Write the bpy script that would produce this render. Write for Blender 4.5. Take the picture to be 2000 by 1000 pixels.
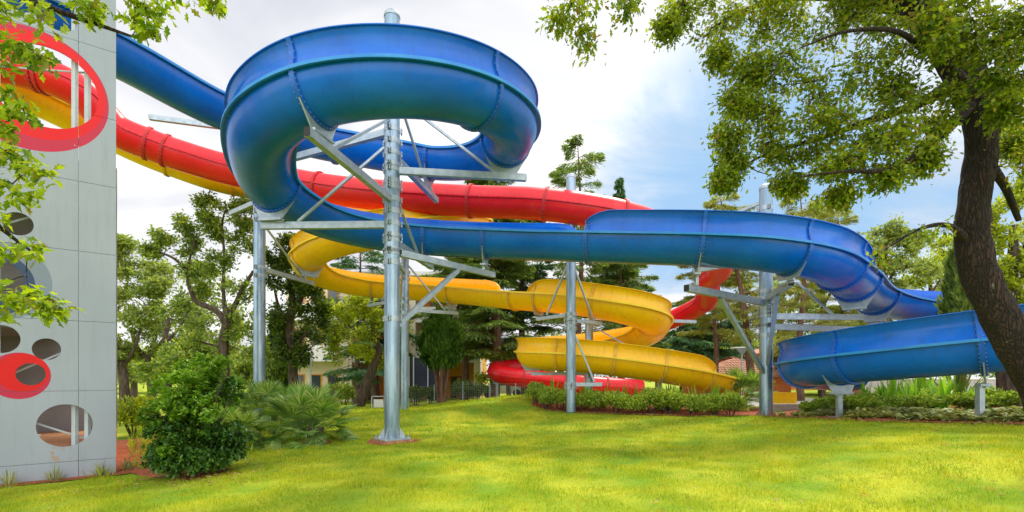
import bpy, math, random
import numpy as np
from mathutils import Vector, Matrix
from mathutils import noise as mnoise
for o in list(bpy.data.objects): bpy.data.objects.remove(o)
random.seed(7); RS = np.random.RandomState(11)
SC = bpy.context.scene; COL = SC.collection
PI = math.pi; R_ = math.radians

# ---------------------------------------------------------------- camera
F = 970.0                                     # focal length in pixels of the 2000 px wide photograph
EYE = 1.6; HOR = 737.0
cam = bpy.data.cameras.new('camera'); camo = bpy.data.objects.new('camera', cam); COL.objects.link(camo)
cam.sensor_width = 36; cam.lens = F/2000*36; cam.shift_y = (HOR-500)/2000
cam.clip_start = .05; cam.clip_end = 2000
camo.location = (0, 0, EYE); camo.rotation_euler = (PI/2, 0, 0)
SC.camera = camo
SC.view_settings.view_transform = 'Standard'; SC.view_settings.look = 'None'
SC.view_settings.exposure = 1.12; SC.view_settings.gamma = 1
SC.view_settings.use_curve_mapping = False
try:
    SC.cycles.max_bounces = 8; SC.cycles.transparent_max_bounces = 8; SC.cycles.sample_clamp_indirect = 6
except Exception: pass

# ---------------------------------------------------------------- sky and sun
SUN_AZ, SUN_EL = R_(24), R_(56)
w = bpy.data.worlds.new('World'); SC.world = w; w.use_nodes = True
nt = w.node_tree; nt.nodes.clear()
def N(t, ty, **k):
    n = t.nodes.new(ty)
    for a, b in k.items(): setattr(n, a, b)
    return n
out = N(nt, 'ShaderNodeOutputWorld'); bg = N(nt, 'ShaderNodeBackground'); bg.inputs['Strength'].default_value = .125
sky = N(nt, 'ShaderNodeTexSky', sky_type='NISHITA'); sky.sun_disc = False; sky.sun_elevation = SUN_EL; sky.sun_rotation = SUN_AZ
sky.air_density = 1.3; sky.dust_density = 1.5; sky.ozone_density = 1.6
tc = N(nt, 'ShaderNodeTexCoord'); sep = N(nt, 'ShaderNodeSeparateXYZ'); nt.links.new(tc.outputs['Generated'], sep.inputs[0])
def wm(op, a, b=None, c=None):
    n = N(nt, 'ShaderNodeMath', operation=op)
    for i, v in enumerate((a, b, c)):
        if v is None: continue
        if isinstance(v, (int, float)): n.inputs[i].default_value = v
        else: nt.links.new(v, n.inputs[i])
    return n.outputs[0]
zz = wm('ADD', wm('MAXIMUM', sep.outputs[2], 0), .22)
cx = wm('DIVIDE', sep.outputs[0], zz); cy = wm('DIVIDE', sep.outputs[1], zz)
cmb = N(nt, 'ShaderNodeCombineXYZ'); nt.links.new(cx, cmb.inputs[0]); nt.links.new(cy, cmb.inputs[1])
n1 = N(nt, 'ShaderNodeTexNoise'); n1.inputs['Scale'].default_value = 1.25; n1.inputs['Detail'].default_value = 10; n1.inputs['Roughness'].default_value = .62; n1.inputs['Distortion'].default_value = .9
mp = N(nt, 'ShaderNodeMapping'); mp.inputs['Location'].default_value = (3.1, 1.7, 0); mp.inputs['Scale'].default_value = (.8, 1.1, 1)
nt.links.new(cmb.outputs[0], mp.inputs[0]); nt.links.new(mp.outputs[0], n1.inputs[0])
# clear patch of blue sky to the right of the view direction
def dirdot(px, py, k0, k1):
    d = Vector(((px-1000)/F, 1, (HOR-py)/F)).normalized()
    dp = N(nt, 'ShaderNodeVectorMath', operation='DOT_PRODUCT'); nt.links.new(tc.outputs['Generated'], dp.inputs[0]); dp.inputs[1].default_value = d
    m = N(nt, 'ShaderNodeMapRange', interpolation_type='SMOOTHSTEP'); nt.links.new(dp.outputs['Value'], m.inputs[0])
    m.inputs[1].default_value = k0; m.inputs[2].default_value = k1; m.inputs[3].default_value = 0; m.inputs[4].default_value = 1
    return m.outputs[0]
clear = wm('ADD', wm('MULTIPLY', dirdot(1390, 300, .945, .999), .27), wm('MULTIPLY', dirdot(1560, 500, .90, .998), .16))
clear = wm('ADD', clear, wm('MULTIPLY', dirdot(1900, 330, .90, .998), .15))
fac = wm('ADD', wm('SUBTRACT', n1.outputs[0], clear), wm('MULTIPLY', dirdot(500, 150, .72, .98), .10))
cr = N(nt, 'ShaderNodeMapRange', interpolation_type='SMOOTHSTEP'); nt.links.new(fac, cr.inputs[0])
cr.inputs[1].default_value = .03; cr.inputs[2].default_value = .43
n2 = N(nt, 'ShaderNodeTexNoise'); n2.inputs['Scale'].default_value = 1.7; n2.inputs['Detail'].default_value = 9; n2.inputs['Distortion'].default_value = .5; nt.links.new(mp.outputs[0], n2.inputs[0])
cc = N(nt, 'ShaderNodeValToRGB'); nt.links.new(n2.outputs[0], cc.inputs[0])
cc.color_ramp.elements[0].position = .33; cc.color_ramp.elements[0].color = (2.6, 2.7, 3.0, 1)
cc.color_ramp.elements[1].position = .66; cc.color_ramp.elements[1].color = (4.5, 4.5, 4.45, 1)
sb = N(nt, 'ShaderNodeMix', data_type='RGBA', blend_type='MULTIPLY'); sb.inputs[0].default_value = 1
nt.links.new(sky.outputs[0], sb.inputs[6]); sb.inputs[7].default_value = (.85, 1.0, 1.15, 1)
cap = N(nt, 'ShaderNodeMix', data_type='RGBA', blend_type='DARKEN'); cap.inputs[0].default_value = 1; nt.links.new(sb.outputs[2], cap.inputs[6]); cap.inputs[7].default_value = (1.5, 2.4, 3.5, 1)
back = N(nt, 'ShaderNodeMapRange', interpolation_type='SMOOTHSTEP'); nt.links.new(sep.outputs[1], back.inputs[0]); back.inputs[1].default_value = .3; back.inputs[2].default_value = -.6; back.inputs[3].default_value = 1; back.inputs[4].default_value = 2.3
bk = N(nt, 'ShaderNodeVectorMath', operation='SCALE'); nt.links.new(cc.outputs[0], bk.inputs[0]); nt.links.new(back.outputs[0], bk.inputs['Scale'])   # unseen clouds opposite the sun, boosted to brighten camera-facing surfaces
mx = N(nt, 'ShaderNodeMix', data_type='RGBA'); nt.links.new(cr.outputs[0], mx.inputs[0]); nt.links.new(cap.outputs[2], mx.inputs[6]); nt.links.new(bk.outputs[0], mx.inputs[7])
nt.links.new(mx.outputs[2], bg.inputs[0]); nt.links.new(bg.outputs[0], out.inputs[0])
sl = bpy.data.lights.new('sun', 'SUN'); sl.energy = 1.7; sl.angle = R_(11); sl.color = (1, .93, .80)
so = bpy.data.objects.new('sun', sl); COL.objects.link(so)
sd = Vector((math.sin(SUN_AZ)*math.cos(SUN_EL), math.cos(SUN_AZ)*math.cos(SUN_EL), math.sin(SUN_EL)))
so.rotation_euler = (-sd).to_track_quat('-Z', 'Y').to_euler(); so.location = (0, 0, 40)

# ---------------------------------------------------------------- materials
def mat(name, c, rough=.6, spec=.5, metal=0, c2=None, scale=3, detail=4, bump=0, bscale=None, trans=0, tcol=None, coat=0, stretch=None, lo=.35, hi=.65, rvar=0, island=None, dirt=None, streak=None):
    m = bpy.data.materials.new(name); m.use_nodes = True; t = m.node_tree; b = t.nodes['Principled BSDF']
    b.inputs['Roughness'].default_value = rough; b.inputs['Specular IOR Level'].default_value = spec; b.inputs['Metallic'].default_value = metal
    b.inputs['Coat Weight'].default_value = coat; b.inputs['Coat Roughness'].default_value = .15
    co = N(t, 'ShaderNodeTexCoord'); src = co.outputs['Object']
    geo = N(t, 'ShaderNodeNewGeometry')
    src = geo.outputs['Position']
    if stretch:
        mpn = N(t, 'ShaderNodeMapping'); mpn.inputs['Scale'].default_value = stretch; t.links.new(src, mpn.inputs[0]); src = mpn.outputs[0]
    col = None
    if c2 is not None:
        n = N(t, 'ShaderNodeTexNoise'); n.inputs['Scale'].default_value = scale; n.inputs['Detail'].default_value = detail; t.links.new(src, n.inputs[0])
        r = N(t, 'ShaderNodeValToRGB'); r.color_ramp.elements[0].position = lo; r.color_ramp.elements[1].position = hi
        r.color_ramp.elements[0].color = (*c, 1); r.color_ramp.elements[1].color = (*c2, 1); t.links.new(n.outputs[0], r.inputs[0]); col = r.outputs[0]
    if island is not None:
        r2 = N(t, 'ShaderNodeValToRGB'); t.links.new(geo.outputs['Random Per Island'], r2.inputs[0])
        els = r2.color_ramp.elements
        els[0].position = 0; els[0].color = (*island[0], 1); els[1].position = 1; els[1].color = (*island[-1], 1)
        for i, ic in enumerate(island[1:-1]):
            e = els.new((i+1)/(len(island)-1)); e.color = (*ic, 1)
        if col is not None:
            q = N(t, 'ShaderNodeMix', data_type='RGBA', blend_type='MULTIPLY'); q.inputs[0].default_value = 1
            t.links.new(r2.outputs[0], q.inputs[6]); t.links.new(col, q.inputs[7]); col = q.outputs[2]
        else: col = r2.outputs[0]
    if dirt is not None:                         # (colour, scale, lo, hi)
        n = N(t, 'ShaderNodeTexNoise'); n.inputs['Scale'].default_value = dirt[1]; n.inputs['Detail'].default_value = 8; n.inputs['Roughness'].default_value = .65; t.links.new(src, n.inputs[0])
        r = N(t, 'ShaderNodeMapRange'); r.inputs[1].default_value = dirt[2]; r.inputs[2].default_value = dirt[3]; t.links.new(n.outputs[0], r.inputs[0])
        q = N(t, 'ShaderNodeMix', data_type='RGBA'); t.links.new(r.outputs[0], q.inputs[0]); q.inputs[7].default_value = (*dirt[0], 1)
        if col is not None: t.links.new(col, q.inputs[6])
        else: q.inputs[6].default_value = (*c, 1)
        col = q.outputs[2]
    if streak is not None:
        ms = N(t, 'ShaderNodeMapping'); ms.inputs['Scale'].default_value = (5.5, 5.5, .55); t.links.new(geo.outputs['Position'], ms.inputs[0])
        n = N(t, 'ShaderNodeTexNoise'); n.inputs['Scale'].default_value = 1.6; n.inputs['Detail'].default_value = 9; n.inputs['Roughness'].default_value = .7; t.links.new(ms.outputs[0], n.inputs[0])
        r = N(t, 'ShaderNodeMapRange'); r.inputs[1].default_value = .50; r.inputs[2].default_value = .80; r.inputs[4].default_value = streak[1]; t.links.new(n.outputs[0], r.inputs[0])
        q = N(t, 'ShaderNodeMix', data_type='RGBA'); t.links.new(r.outputs[0], q.inputs[0]); t.links.new(col, q.inputs[6]); q.inputs[7].default_value = (*streak[0], 1); col = q.outputs[2]
    if col is not None: t.links.new(col, b.inputs['Base Color'])
    else: b.inputs['Base Color'].default_value = (*c, 1)
    if rvar:
        n = N(t, 'ShaderNodeTexNoise'); n.inputs['Scale'].default_value = scale*1.7; n.inputs['Detail'].default_value = 6; t.links.new(src, n.inputs[0])
        r = N(t, 'ShaderNodeMapRange'); r.inputs[1].default_value = .3; r.inputs[2].default_value = .7; r.inputs[3].default_value = rough-rvar; r.inputs[4].default_value = rough+rvar
        t.links.new(n.outputs[0], r.inputs[0]); t.links.new(r.outputs[0], b.inputs['Roughness'])
    if bump:
        n = N(t, 'ShaderNodeTexNoise'); n.inputs['Scale'].default_value = bscale or scale*4; n.inputs['Detail'].default_value = 6; t.links.new(src, n.inputs[0])
        bn = N(t, 'ShaderNodeBump'); bn.inputs['Strength'].default_value = bump; bn.inputs['Distance'].default_value = .02; t.links.new(n.outputs[0], bn.inputs['Height']); t.links.new(bn.outputs[0], b.inputs['Normal'])
    if trans:
        tr = N(t, 'ShaderNodeBsdfTranslucent'); mxs = N(t, 'ShaderNodeMixShader'); mxs.inputs[0].default_value = trans
        if col is not None:
            q = N(t, 'ShaderNodeMix', data_type='RGBA', blend_type='MULTIPLY'); q.inputs[0].default_value = 1; t.links.new(col, q.inputs[6]); q.inputs[7].default_value = (*(tcol or (1.6, 1.5, .6)), 1)
            t.links.new(q.outputs[2], tr.inputs[0])
        else: tr.inputs[0].default_value = (*c, 1)
        o = t.nodes['Material Output']; t.links.new(b.outputs[0], mxs.inputs[1]); t.links.new(tr.outputs[0], mxs.inputs[2]); t.links.new(mxs.outputs[0], o.inputs[0])
    return m
M = {}
M['blue'] = mat('blue_gelcoat', (.0008,.115,.56), .26, .32, c2=(.002,.150,.66), scale=.9, coat=.06, rvar=.06, bump=.06, bscale=1.3, dirt=((.03,.12,.32), 2.2, .60, .95), streak=((.015,.06,.16), .5))
M['yellow'] = mat('yellow_gelcoat', (.95,.50,.002), .34, .35, c2=(.97,.57,.004), scale=.9, coat=.1, rvar=.07, bump=.07, bscale=1.5, dirt=((.60,.36,.05), 2.0, .60, .95), streak=((.42,.25,.05), .5))
M['red'] = mat('red_gelcoat', (.72,.004,.012), .36, .35, c2=(.80,.008,.02), scale=.9, coat=.1, rvar=.07, bump=.07, bscale=1.5, dirt=((.75,.06,.06), 1.6, .55, .85), streak=((.30,.02,.02), .5))
M['galv'] = mat('galvanised_steel', (.20,.29,.38), .32, .5, metal=.6, c2=(.33,.43,.51), scale=2, stretch=(3,3,.5), rvar=.10, bump=.06, dirt=((.28,.25,.20), 3.5, .60, .9), lo=.4, hi=.6)
M['galv2'] = mat('galvanised_beam', (.33,.40,.46), .40, .5, metal=.5, c2=(.44,.50,.54), scale=7, rvar=.1, bump=.05, dirt=((.30,.26,.2), 4, .62, .9))
M['bolt'] = mat('bolt_steel', (.40,.42,.45), .4, metal=.8)
M['dark'] = mat('dark_rubber', (.02,.02,.022), .7)
M['grey'] = mat('grey_painted_steel', (.42,.47,.50), .5, c2=(.48,.52,.55), scale=6)
M['white'] = mat('white_paint', (.72,.72,.70), .55, c2=(.62,.62,.60), scale=4)
M['concrete'] = mat('concrete', (.36,.33,.29), .9, c2=(.46,.43,.39), scale=6, bump=.3)
M['footing'] = mat('soiled_footing', (.30,.12,.05), .95, c2=(.40,.26,.16), scale=12, bump=.5)
M['soil'] = mat('red_soil', (.22,.045,.013), .95, c2=(.40,.10,.035), scale=9, detail=8, bump=.9, bscale=30)
def barkmat():
    m = mat('oak_bark', (.028,.014,.010), .95, c2=(.075,.036,.025), scale=5, detail=8, stretch=(1,1,.35), lo=.35, hi=.7, dirt=((.26,.22,.17), 9, .66, .74)); t = m.node_tree; b = t.nodes['Principled BSDF']; geo = N(t, 'ShaderNodeNewGeometry')
    mpn = N(t, 'ShaderNodeMapping'); mpn.inputs['Scale'].default_value = (1,1,.22); t.links.new(geo.outputs['Position'], mpn.inputs[0])
    nz = N(t, 'ShaderNodeTexNoise'); nz.inputs['Scale'].default_value = 9; t.links.new(mpn.outputs[0], nz.inputs[0])
    ad = N(t, 'ShaderNodeMix', data_type='RGBA', blend_type='ADD'); ad.inputs[0].default_value = .22; t.links.new(mpn.outputs[0], ad.inputs[6]); t.links.new(nz.outputs['Color'], ad.inputs[7])
    v = N(t, 'ShaderNodeTexVoronoi', feature='DISTANCE_TO_EDGE'); v.inputs['Scale'].default_value = 18; v.inputs['Randomness'].default_value = 1; t.links.new(ad.outputs[2], v.inputs['Vector'])
    r = N(t, 'ShaderNodeMapRange'); r.inputs[1].default_value = .0; r.inputs[2].default_value = .22; t.links.new(v.outputs['Distance'], r.inputs[0])
    old = b.inputs['Base Color'].links[0].from_socket; q = N(t, 'ShaderNodeMix', data_type='RGBA'); t.links.new(r.outputs[0], q.inputs[0]); q.inputs[6].default_value = (.012,.008,.006,1); t.links.new(old, q.inputs[7]); t.links.new(q.outputs[2], b.inputs['Base Color'])
    n2 = N(t, 'ShaderNodeTexNoise'); n2.inputs['Scale'].default_value = 60; n2.inputs['Detail'].default_value = 5; t.links.new(geo.outputs['Position'], n2.inputs[0])
    s2 = N(t, 'ShaderNodeMath', operation='MULTIPLY_ADD'); t.links.new(n2.outputs[0], s2.inputs[0]); s2.inputs[1].default_value = .5; t.links.new(r.outputs[0], s2.inputs[2])
    bn = N(t, 'ShaderNodeBump'); bn.inputs['Strength'].default_value = 1; bn.inputs['Distance'].default_value = .06; t.links.new(s2.outputs[0], bn.inputs['Height']); t.links.new(bn.outputs[0], b.inputs['Normal']); return m
M['bark'] = barkmat()
M['bark2'] = mat('tree_bark', (.045,.030,.022), .95, c2=(.12,.085,.06), scale=10, bump=.8, stretch=(1,1,.3))
M['bark3'] = mat('pine_bark', (.10,.05,.035), .95, c2=(.20,.11,.075), scale=9, bump=.8, stretch=(1,1,.4))
def leafm(name, cols, t=.45, rough=.5, **k): return mat(name, cols[0], rough, .35, island=cols, c2=(1.25,1.2,1), scale=.9, lo=.3, hi=.7, trans=t, **k) if False else _leafm(name, cols, t, rough)
def _leafm(name, cols, t, rough):
    return mat(name, (.80,.84,.85), rough, .35, c2=(1.2,1.15,.9), scale=.8, detail=3, island=cols, trans=t)
M['oak'] = leafm('oak_leaves', [(0.062,0.131,0.011),(0.139,0.221,0.015),(0.221,0.319,0.016),(0.139,0.180,0.021),(0.360,0.457,0.028),(0.208,0.139,0.042)], .5)
M['oakd'] = leafm('oak_leaves_left', [(0.068,0.152,0.011),(0.165,0.275,0.014),(0.275,0.385,0.020),(0.385,0.495,0.028),(0.165,0.165,0.028)], .5)
M['leafA'] = leafm('broad_leaves', [(0.087,0.165,0.043),(0.155,0.252,0.058),(0.252,0.348,0.068),(0.427,0.484,0.097)], .4)
M['leafD'] = leafm('dark_leaves', [(0.034,0.076,0.020),(0.060,0.119,0.031),(0.102,0.170,0.034),(0.221,0.289,0.034)], .35)
M['leafY'] = leafm('yellow_green_leaves', [(0.208,0.297,0.030),(0.356,0.446,0.037),(0.505,0.564,0.045),(0.149,0.223,0.030)], .45)
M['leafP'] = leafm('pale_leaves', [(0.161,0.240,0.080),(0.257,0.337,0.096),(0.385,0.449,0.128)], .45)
M['cedar'] = leafm('cedar_needles', [(0.081,0.172,0.069),(0.138,0.253,0.081),(0.253,0.368,0.092),(0.391,0.483,0.115)], .3)
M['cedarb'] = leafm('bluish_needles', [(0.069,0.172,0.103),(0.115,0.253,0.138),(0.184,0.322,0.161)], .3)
M['pine'] = leafm('pine_needles', [(0.153,0.218,0.055),(0.284,0.350,0.077),(0.437,0.481,0.109),(0.350,0.262,0.109)], .35)
M['cypress'] = leafm('cypress_scales', [(0.025,0.076,0.010),(0.050,0.126,0.013),(0.088,0.189,0.015)], .25)
M['bush'] = leafm('laurel_leaves', [(0.024,0.071,0.015),(0.039,0.110,0.020),(0.065,0.155,0.024),(0.116,0.233,0.025)], .25, .35)
M['bushT'] = leafm('laurel_new_leaves', [(0.081,0.196,0.017),(0.150,0.298,0.023),(0.252,0.424,0.040)], .4, .35)
M['palm'] = leafm('palm_leaves', [(0.074,0.189,0.032),(0.137,0.284,0.047),(0.231,0.378,0.074),(0.441,0.473,0.210)], .35, .45)
M['strap'] = leafm('strap_leaves', [(0.112,0.300,0.027),(0.225,0.450,0.037),(0.413,0.637,0.075)], .35, .4)
M['ivy'] = leafm('ivy_leaves', [(0.156,0.234,0.058),(0.312,0.351,0.117),(0.507,0.488,0.234),(0.098,0.156,0.039)], .3, .5)
M['liri'] = leafm('variegated_leaves', [(0.120,0.180,0.048),(0.336,0.360,0.168),(0.504,0.504,0.300),(0.072,0.120,0.024)], .3, .5)
M['hedge'] = leafm('hedge_leaves', [(0.123,0.229,0.035),(0.229,0.352,0.053),(0.352,0.475,0.070),(0.528,0.634,0.123)], .35, .45)
M['litter'] = _leafm('dry_leaves', [(.22,.10,.04),(.34,.20,.08),(.45,.33,.16),(.14,.07,.03)], .2, .7)
M['grass'] = mat('grass_blades', (.20,.34,.022), .6, .2, c2=(.46,.49,.026), scale=1.5, detail=9, island=[(.32,.50,.4),(.85,.95,.8),(1.05,1.05,.9),(1.2,1.1,1.0),(1.5,1.25,1.4)], trans=.42, tcol=(1.5,1.35,.5), lo=.32, hi=.68, dirt=((.38,.22,.05), 3.2, .56, .78))
M['lawn'] = mat('lawn_turf', (.16,.28,.02), .9, .1, c2=(.40,.42,.03), scale=.8, detail=5, lo=.38, hi=.62, bump=.6, bscale=40, dirt=((.26,.15,.03), 2.6, .58, .80))
M['cream'] = mat('cream_render', (.80,.70,.52), .9, c2=(.86,.76,.58), scale=2)
M['orange'] = mat('orange_render', (.82,.36,.05), .9, c2=(.88,.44,.07), scale=2)
M['orangew'] = mat('orange_house_wall', (.50,.12,.03), .9, c2=(.58,.17,.05), scale=2)
M['balc'] = mat('balcony_white', (.80,.78,.72), .85, c2=(.86,.84,.78), scale=3)
M['navy'] = mat('navy_screen', (.012,.016,.035), .8, c2=(.02,.025,.05), scale=3)
M['glass'] = mat('window_glass', (.06,.07,.08), .1, .6)
M['wood'] = mat('brown_wood', (.34,.14,.06), .7, c2=(.46,.22,.11), scale=5, stretch=(1,1,6))
M['shade'] = mat('interior_grey', (.24,.21,.21), .8, c2=(.32,.29,.28), scale=2)
M['mesh'] = mat('fence_wire', (.28,.33,.30), .5, metal=.3)
M['person_skin'] = mat('skin', (.45,.25,.17), .6)
def roofmat():
    m = mat('clay_roof_tiles', (.52,.20,.11), .85, c2=(.68,.34,.22), scale=14, detail=3)
    t = m.node_tree; b = t.nodes['Principled BSDF']; geo = N(t, 'ShaderNodeNewGeometry')
    wv = N(t, 'ShaderNodeTexWave', wave_type='BANDS', bands_direction='X'); wv.inputs['Scale'].default_value = 1.3; t.links.new(geo.outputs['Position'], wv.inputs[0])
    w2 = N(t, 'ShaderNodeTexWave', wave_type='BANDS', bands_direction='Z'); w2.inputs['Scale'].default_value = 2.2; t.links.new(geo.outputs['Position'], w2.inputs[0])
    ad = N(t, 'ShaderNodeMath', operation='ADD'); t.links.new(wv.outputs[1], ad.inputs[0]); t.links.new(w2.outputs[1], ad.inputs[1])
    bn = N(t, 'ShaderNodeBump'); bn.inputs['Strength'].default_value = 1; bn.inputs['Distance'].default_value = .12; t.links.new(ad.outputs[0], bn.inputs['Height']); t.links.new(bn.outputs[0], b.inputs['Normal'])
    return m
M['roof'] = roofmat()

M['yellow_joint'] = mat('yellow_joint', (.66,.36,.02), .6, c2=(.75,.45,.03), scale=4)
M['red_joint'] = mat('red_joint', (.45,.01,.015), .6, c2=(.6,.015,.02), scale=4)
M['blue_joint'] = mat('blue_joint', (.002,.085,.44), .4, c2=(.004,.13,.58), scale=4)
M['blue_edge'] = mat('blue_flange_lit_edge', (.015,.20,.62), .4, .4, c2=(.03,.27,.68), scale=2)  # paler than the shell: light caught along the lip, put into its colour
M['yellow_edge'] = mat('yellow_flange_lit_edge', (.95,.66,.02), .4, .4, c2=(.97,.72,.05), scale=2)  # lip paler than the trough, its catch of light painted in
# ---------------------------------------------------------------- object helpers
def P(px, py, D): return Vector(((px-1000)*D/F, D, EYE+(HOR-py)*D/F))   # reads a point off the photograph once its depth is known
def tag(o, label, cat, group=None, kind=None):
    if label: o['label'] = label
    if cat: o['category'] = cat
    if group: o['group'] = group
    if kind: o['kind'] = kind
    return o
def thing(name, label, cat, loc=(0,0,0), group=None, rz=0):
    o = bpy.data.objects.new(name, None); o.empty_display_size = .2; COL.objects.link(o); o.location = loc; o.rotation_euler = (0,0,rz)
    return tag(o, label, cat, group)
class MB:
    def __init__(s): s.v = []; s.f = []; s.mi = []; s.c = 0
    def add(s, v, f, mi=0):
        n = len(s.v); s.v.extend([tuple(p) for p in v]); s.f.extend([tuple(i+n for i in q) for q in f]); s.mi.extend([mi]*len(f)); return s
    def box(s, lo, hi, mi=0, mtx=None):
        x0,y0,z0 = lo; x1,y1,z1 = hi
        v = [Vector(p) for p in ((x0,y0,z0),(x1,y0,z0),(x1,y1,z0),(x0,y1,z0),(x0,y0,z1),(x1,y0,z1),(x1,y1,z1),(x0,y1,z1))]
        if mtx: v = [mtx@p for p in v]
        return s.add(v, [(0,3,2,1),(4,5,6,7),(0,1,5,4),(1,2,6,5),(2,3,7,6),(3,0,4,7)], mi)
    def bar(s, p, q, wd, ht, mi=0):
        p = Vector(p); q = Vector(q); d = q-p; L = d.length; d.normalize()
        up = Vector((0,0,1)) if abs(d.z) < .95 else Vector((0,1,0))
        a = d.cross(up).normalized(); b = a.cross(d)
        m = Matrix((a, d, b)).transposed().to_4x4(); m.translation = p
        return s.box((-wd/2,0,-ht/2), (wd/2,L,ht/2), mi, m)
    def tube(s, pts, rad, n=8, mi=0, caps=True, jit=0):
        pts = [Vector(p) for p in pts]; V = []; prev = None; Fc = []
        for i, p in enumerate(pts):
            d = (pts[min(i+1,len(pts)-1)]-pts[max(i-1,0)])
            if d.length < 1e-6: d = Vector((0,0,1))
            d.normalize()
            if prev is None:
                a = d.orthogonal().normalized()
            else:
                a = (prev-d*prev.dot(d)); a = a.normalized() if a.length > 1e-5 else d.orthogonal().normalized()
            prev = a; b = d.cross(a)
            r = rad[i] if hasattr(rad, '__len__') else rad
            for k in range(n):
                t = 2*PI*k/n; rr = r
                if jit:
                    rr = r*(1+jit*mnoise.noise(Vector((math.cos(t)*1.7, math.sin(t)*1.7, i*.22)))+jit*.35*mnoise.noise(Vector((math.cos(t)*7, math.sin(t)*7, i*.5+9))))
                V.append(p+a*math.cos(t)*rr+b*math.sin(t)*rr)
        for i in range(len(pts)-1):
            for k in range(n):
                k2 = (k+1) % n; Fc.append((i*n+k, i*n+k2, (i+1)*n+k2, (i+1)*n+k))
        if caps: Fc.append(tuple(range(n-1,-1,-1))); Fc.append(tuple((len(pts)-1)*n+k for k in range(n)))
        return s.add(V, Fc, mi)
    def build(s, name, mats, parent=None, smooth=True, angle=38, label=None):
        me = bpy.data.meshes.new(name); me.from_pydata(s.v, [], s.f)
        if not isinstance(mats, (list, tuple)): mats = [mats]
        for m in mats: me.materials.append(m)
        if len(mats) > 1: me.polygons.foreach_set('material_index', s.mi)
        if smooth:
            me.polygons.foreach_set('use_smooth', [True]*len(me.polygons)); me.set_sharp_from_angle(angle=R_(angle))
        me.update(); o = bpy.data.objects.new(name, me); COL.objects.link(o)
        if parent is not None:
            o.parent = parent; bpy.context.view_layer.update() if False else None
            o.matrix_parent_inverse = pinv(parent)
        if label: o['label'] = label
        return o
def pinv(p):
    m = Matrix.Translation(p.location) @ p.rotation_euler.to_matrix().to_4x4()
    if p.parent is not None and False: pass
    return m.inverted() if p.parent is None else Matrix.Identity(4)

# leaves: one mesh of many small faces
T_OAK = (np.array([(0,0,0),(.22,.10,.03),(.30,.22,.07),(.45,.13,.05),(.62,.27,.09),(.72,.12,.04),(1,0,-.06),(.72,-.12,.04),(.62,-.27,.09),(.45,-.13,.05),(.30,-.22,.07),(.22,-.10,.03)]), [(0,6,5,4,3,2,1),(0,11,10,9,8,7,6)])
T_LEAF = (np.array([(0,0,0),(.35,.20,.04),(.75,.15,.02),(1,0,-.05),(.75,-.15,.02),(.35,-.20,.04)]), [(0,3,2,1),(0,5,4,3)])
T_QUAD = (np.array([(0,0,0),(.5,.26,.05),(1,0,-.04),(.5,-.26,.05)]), [(0,1,2,3)])
T_NEED = (np.array([(0,-.05,0),(1,0,-.05),(0,.05,0)]), [(0,1,2)])
T_STRAP = (np.array([(0,-.03,0),(0,.03,0),(.35,.045,.10),(.35,-.045,.10),(.7,.035,.08),(.7,-.035,.08),(1,0,-.06)]), [(0,3,2,1),(3,5,4,2),(5,6,4)])
def nrm(a): return a/np.maximum(np.linalg.norm(a, axis=1, keepdims=True), 1e-9)
def leafmesh(name, tmpl, pos, dr, sc, m, parent=None, up=None, wid=1.0, roll=.6):
    pos = np.asarray(pos, float); dr = nrm(np.asarray(dr, float)); n = len(pos)
    if up is None: up = np.tile(np.array([0,0,1.0]), (n,1))+RS.normal(0, roll, (n,3))
    side = nrm(np.cross(up, dr)); nr = np.cross(dr, side)
    tv, tf = tmpl; k = len(tv); sc = np.asarray(sc, float).reshape(-1,1,1)
    V = pos[:,None,:] + sc*(tv[None,:,0:1]*dr[:,None,:] + wid*tv[None,:,1:2]*side[:,None,:] + tv[None,:,2:3]*nr[:,None,:])
    V = V.reshape(-1,3)
    lens = np.array([len(f) for f in tf]); flat = np.concatenate([np.array(f) for f in tf])
    loops = (flat[None,:]+(np.arange(n)*k)[:,None]).ravel()
    tot = np.tile(lens, n); st = np.concatenate([[0], np.cumsum(tot)[:-1]])
    return rawmesh(name, V, loops, st, m, parent)
def rawmesh(name, V, loops, st, m, parent=None):
    me = bpy.data.meshes.new(name); me.vertices.add(len(V)); me.vertices.foreach_set('co', V.astype(np.float32).ravel())
    me.loops.add(len(loops)); me.loops.foreach_set('vertex_index', loops.astype(np.int32))
    me.polygons.add(len(st)); me.polygons.foreach_set('loop_start', st.astype(np.int32))
    me.update(calc_edges=True); me.materials.append(m)
    o = bpy.data.objects.new(name, me); COL.objects.link(o)
    if parent is not None: o.parent = parent; o.matrix_parent_inverse = pinv(parent)
    return o

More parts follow.
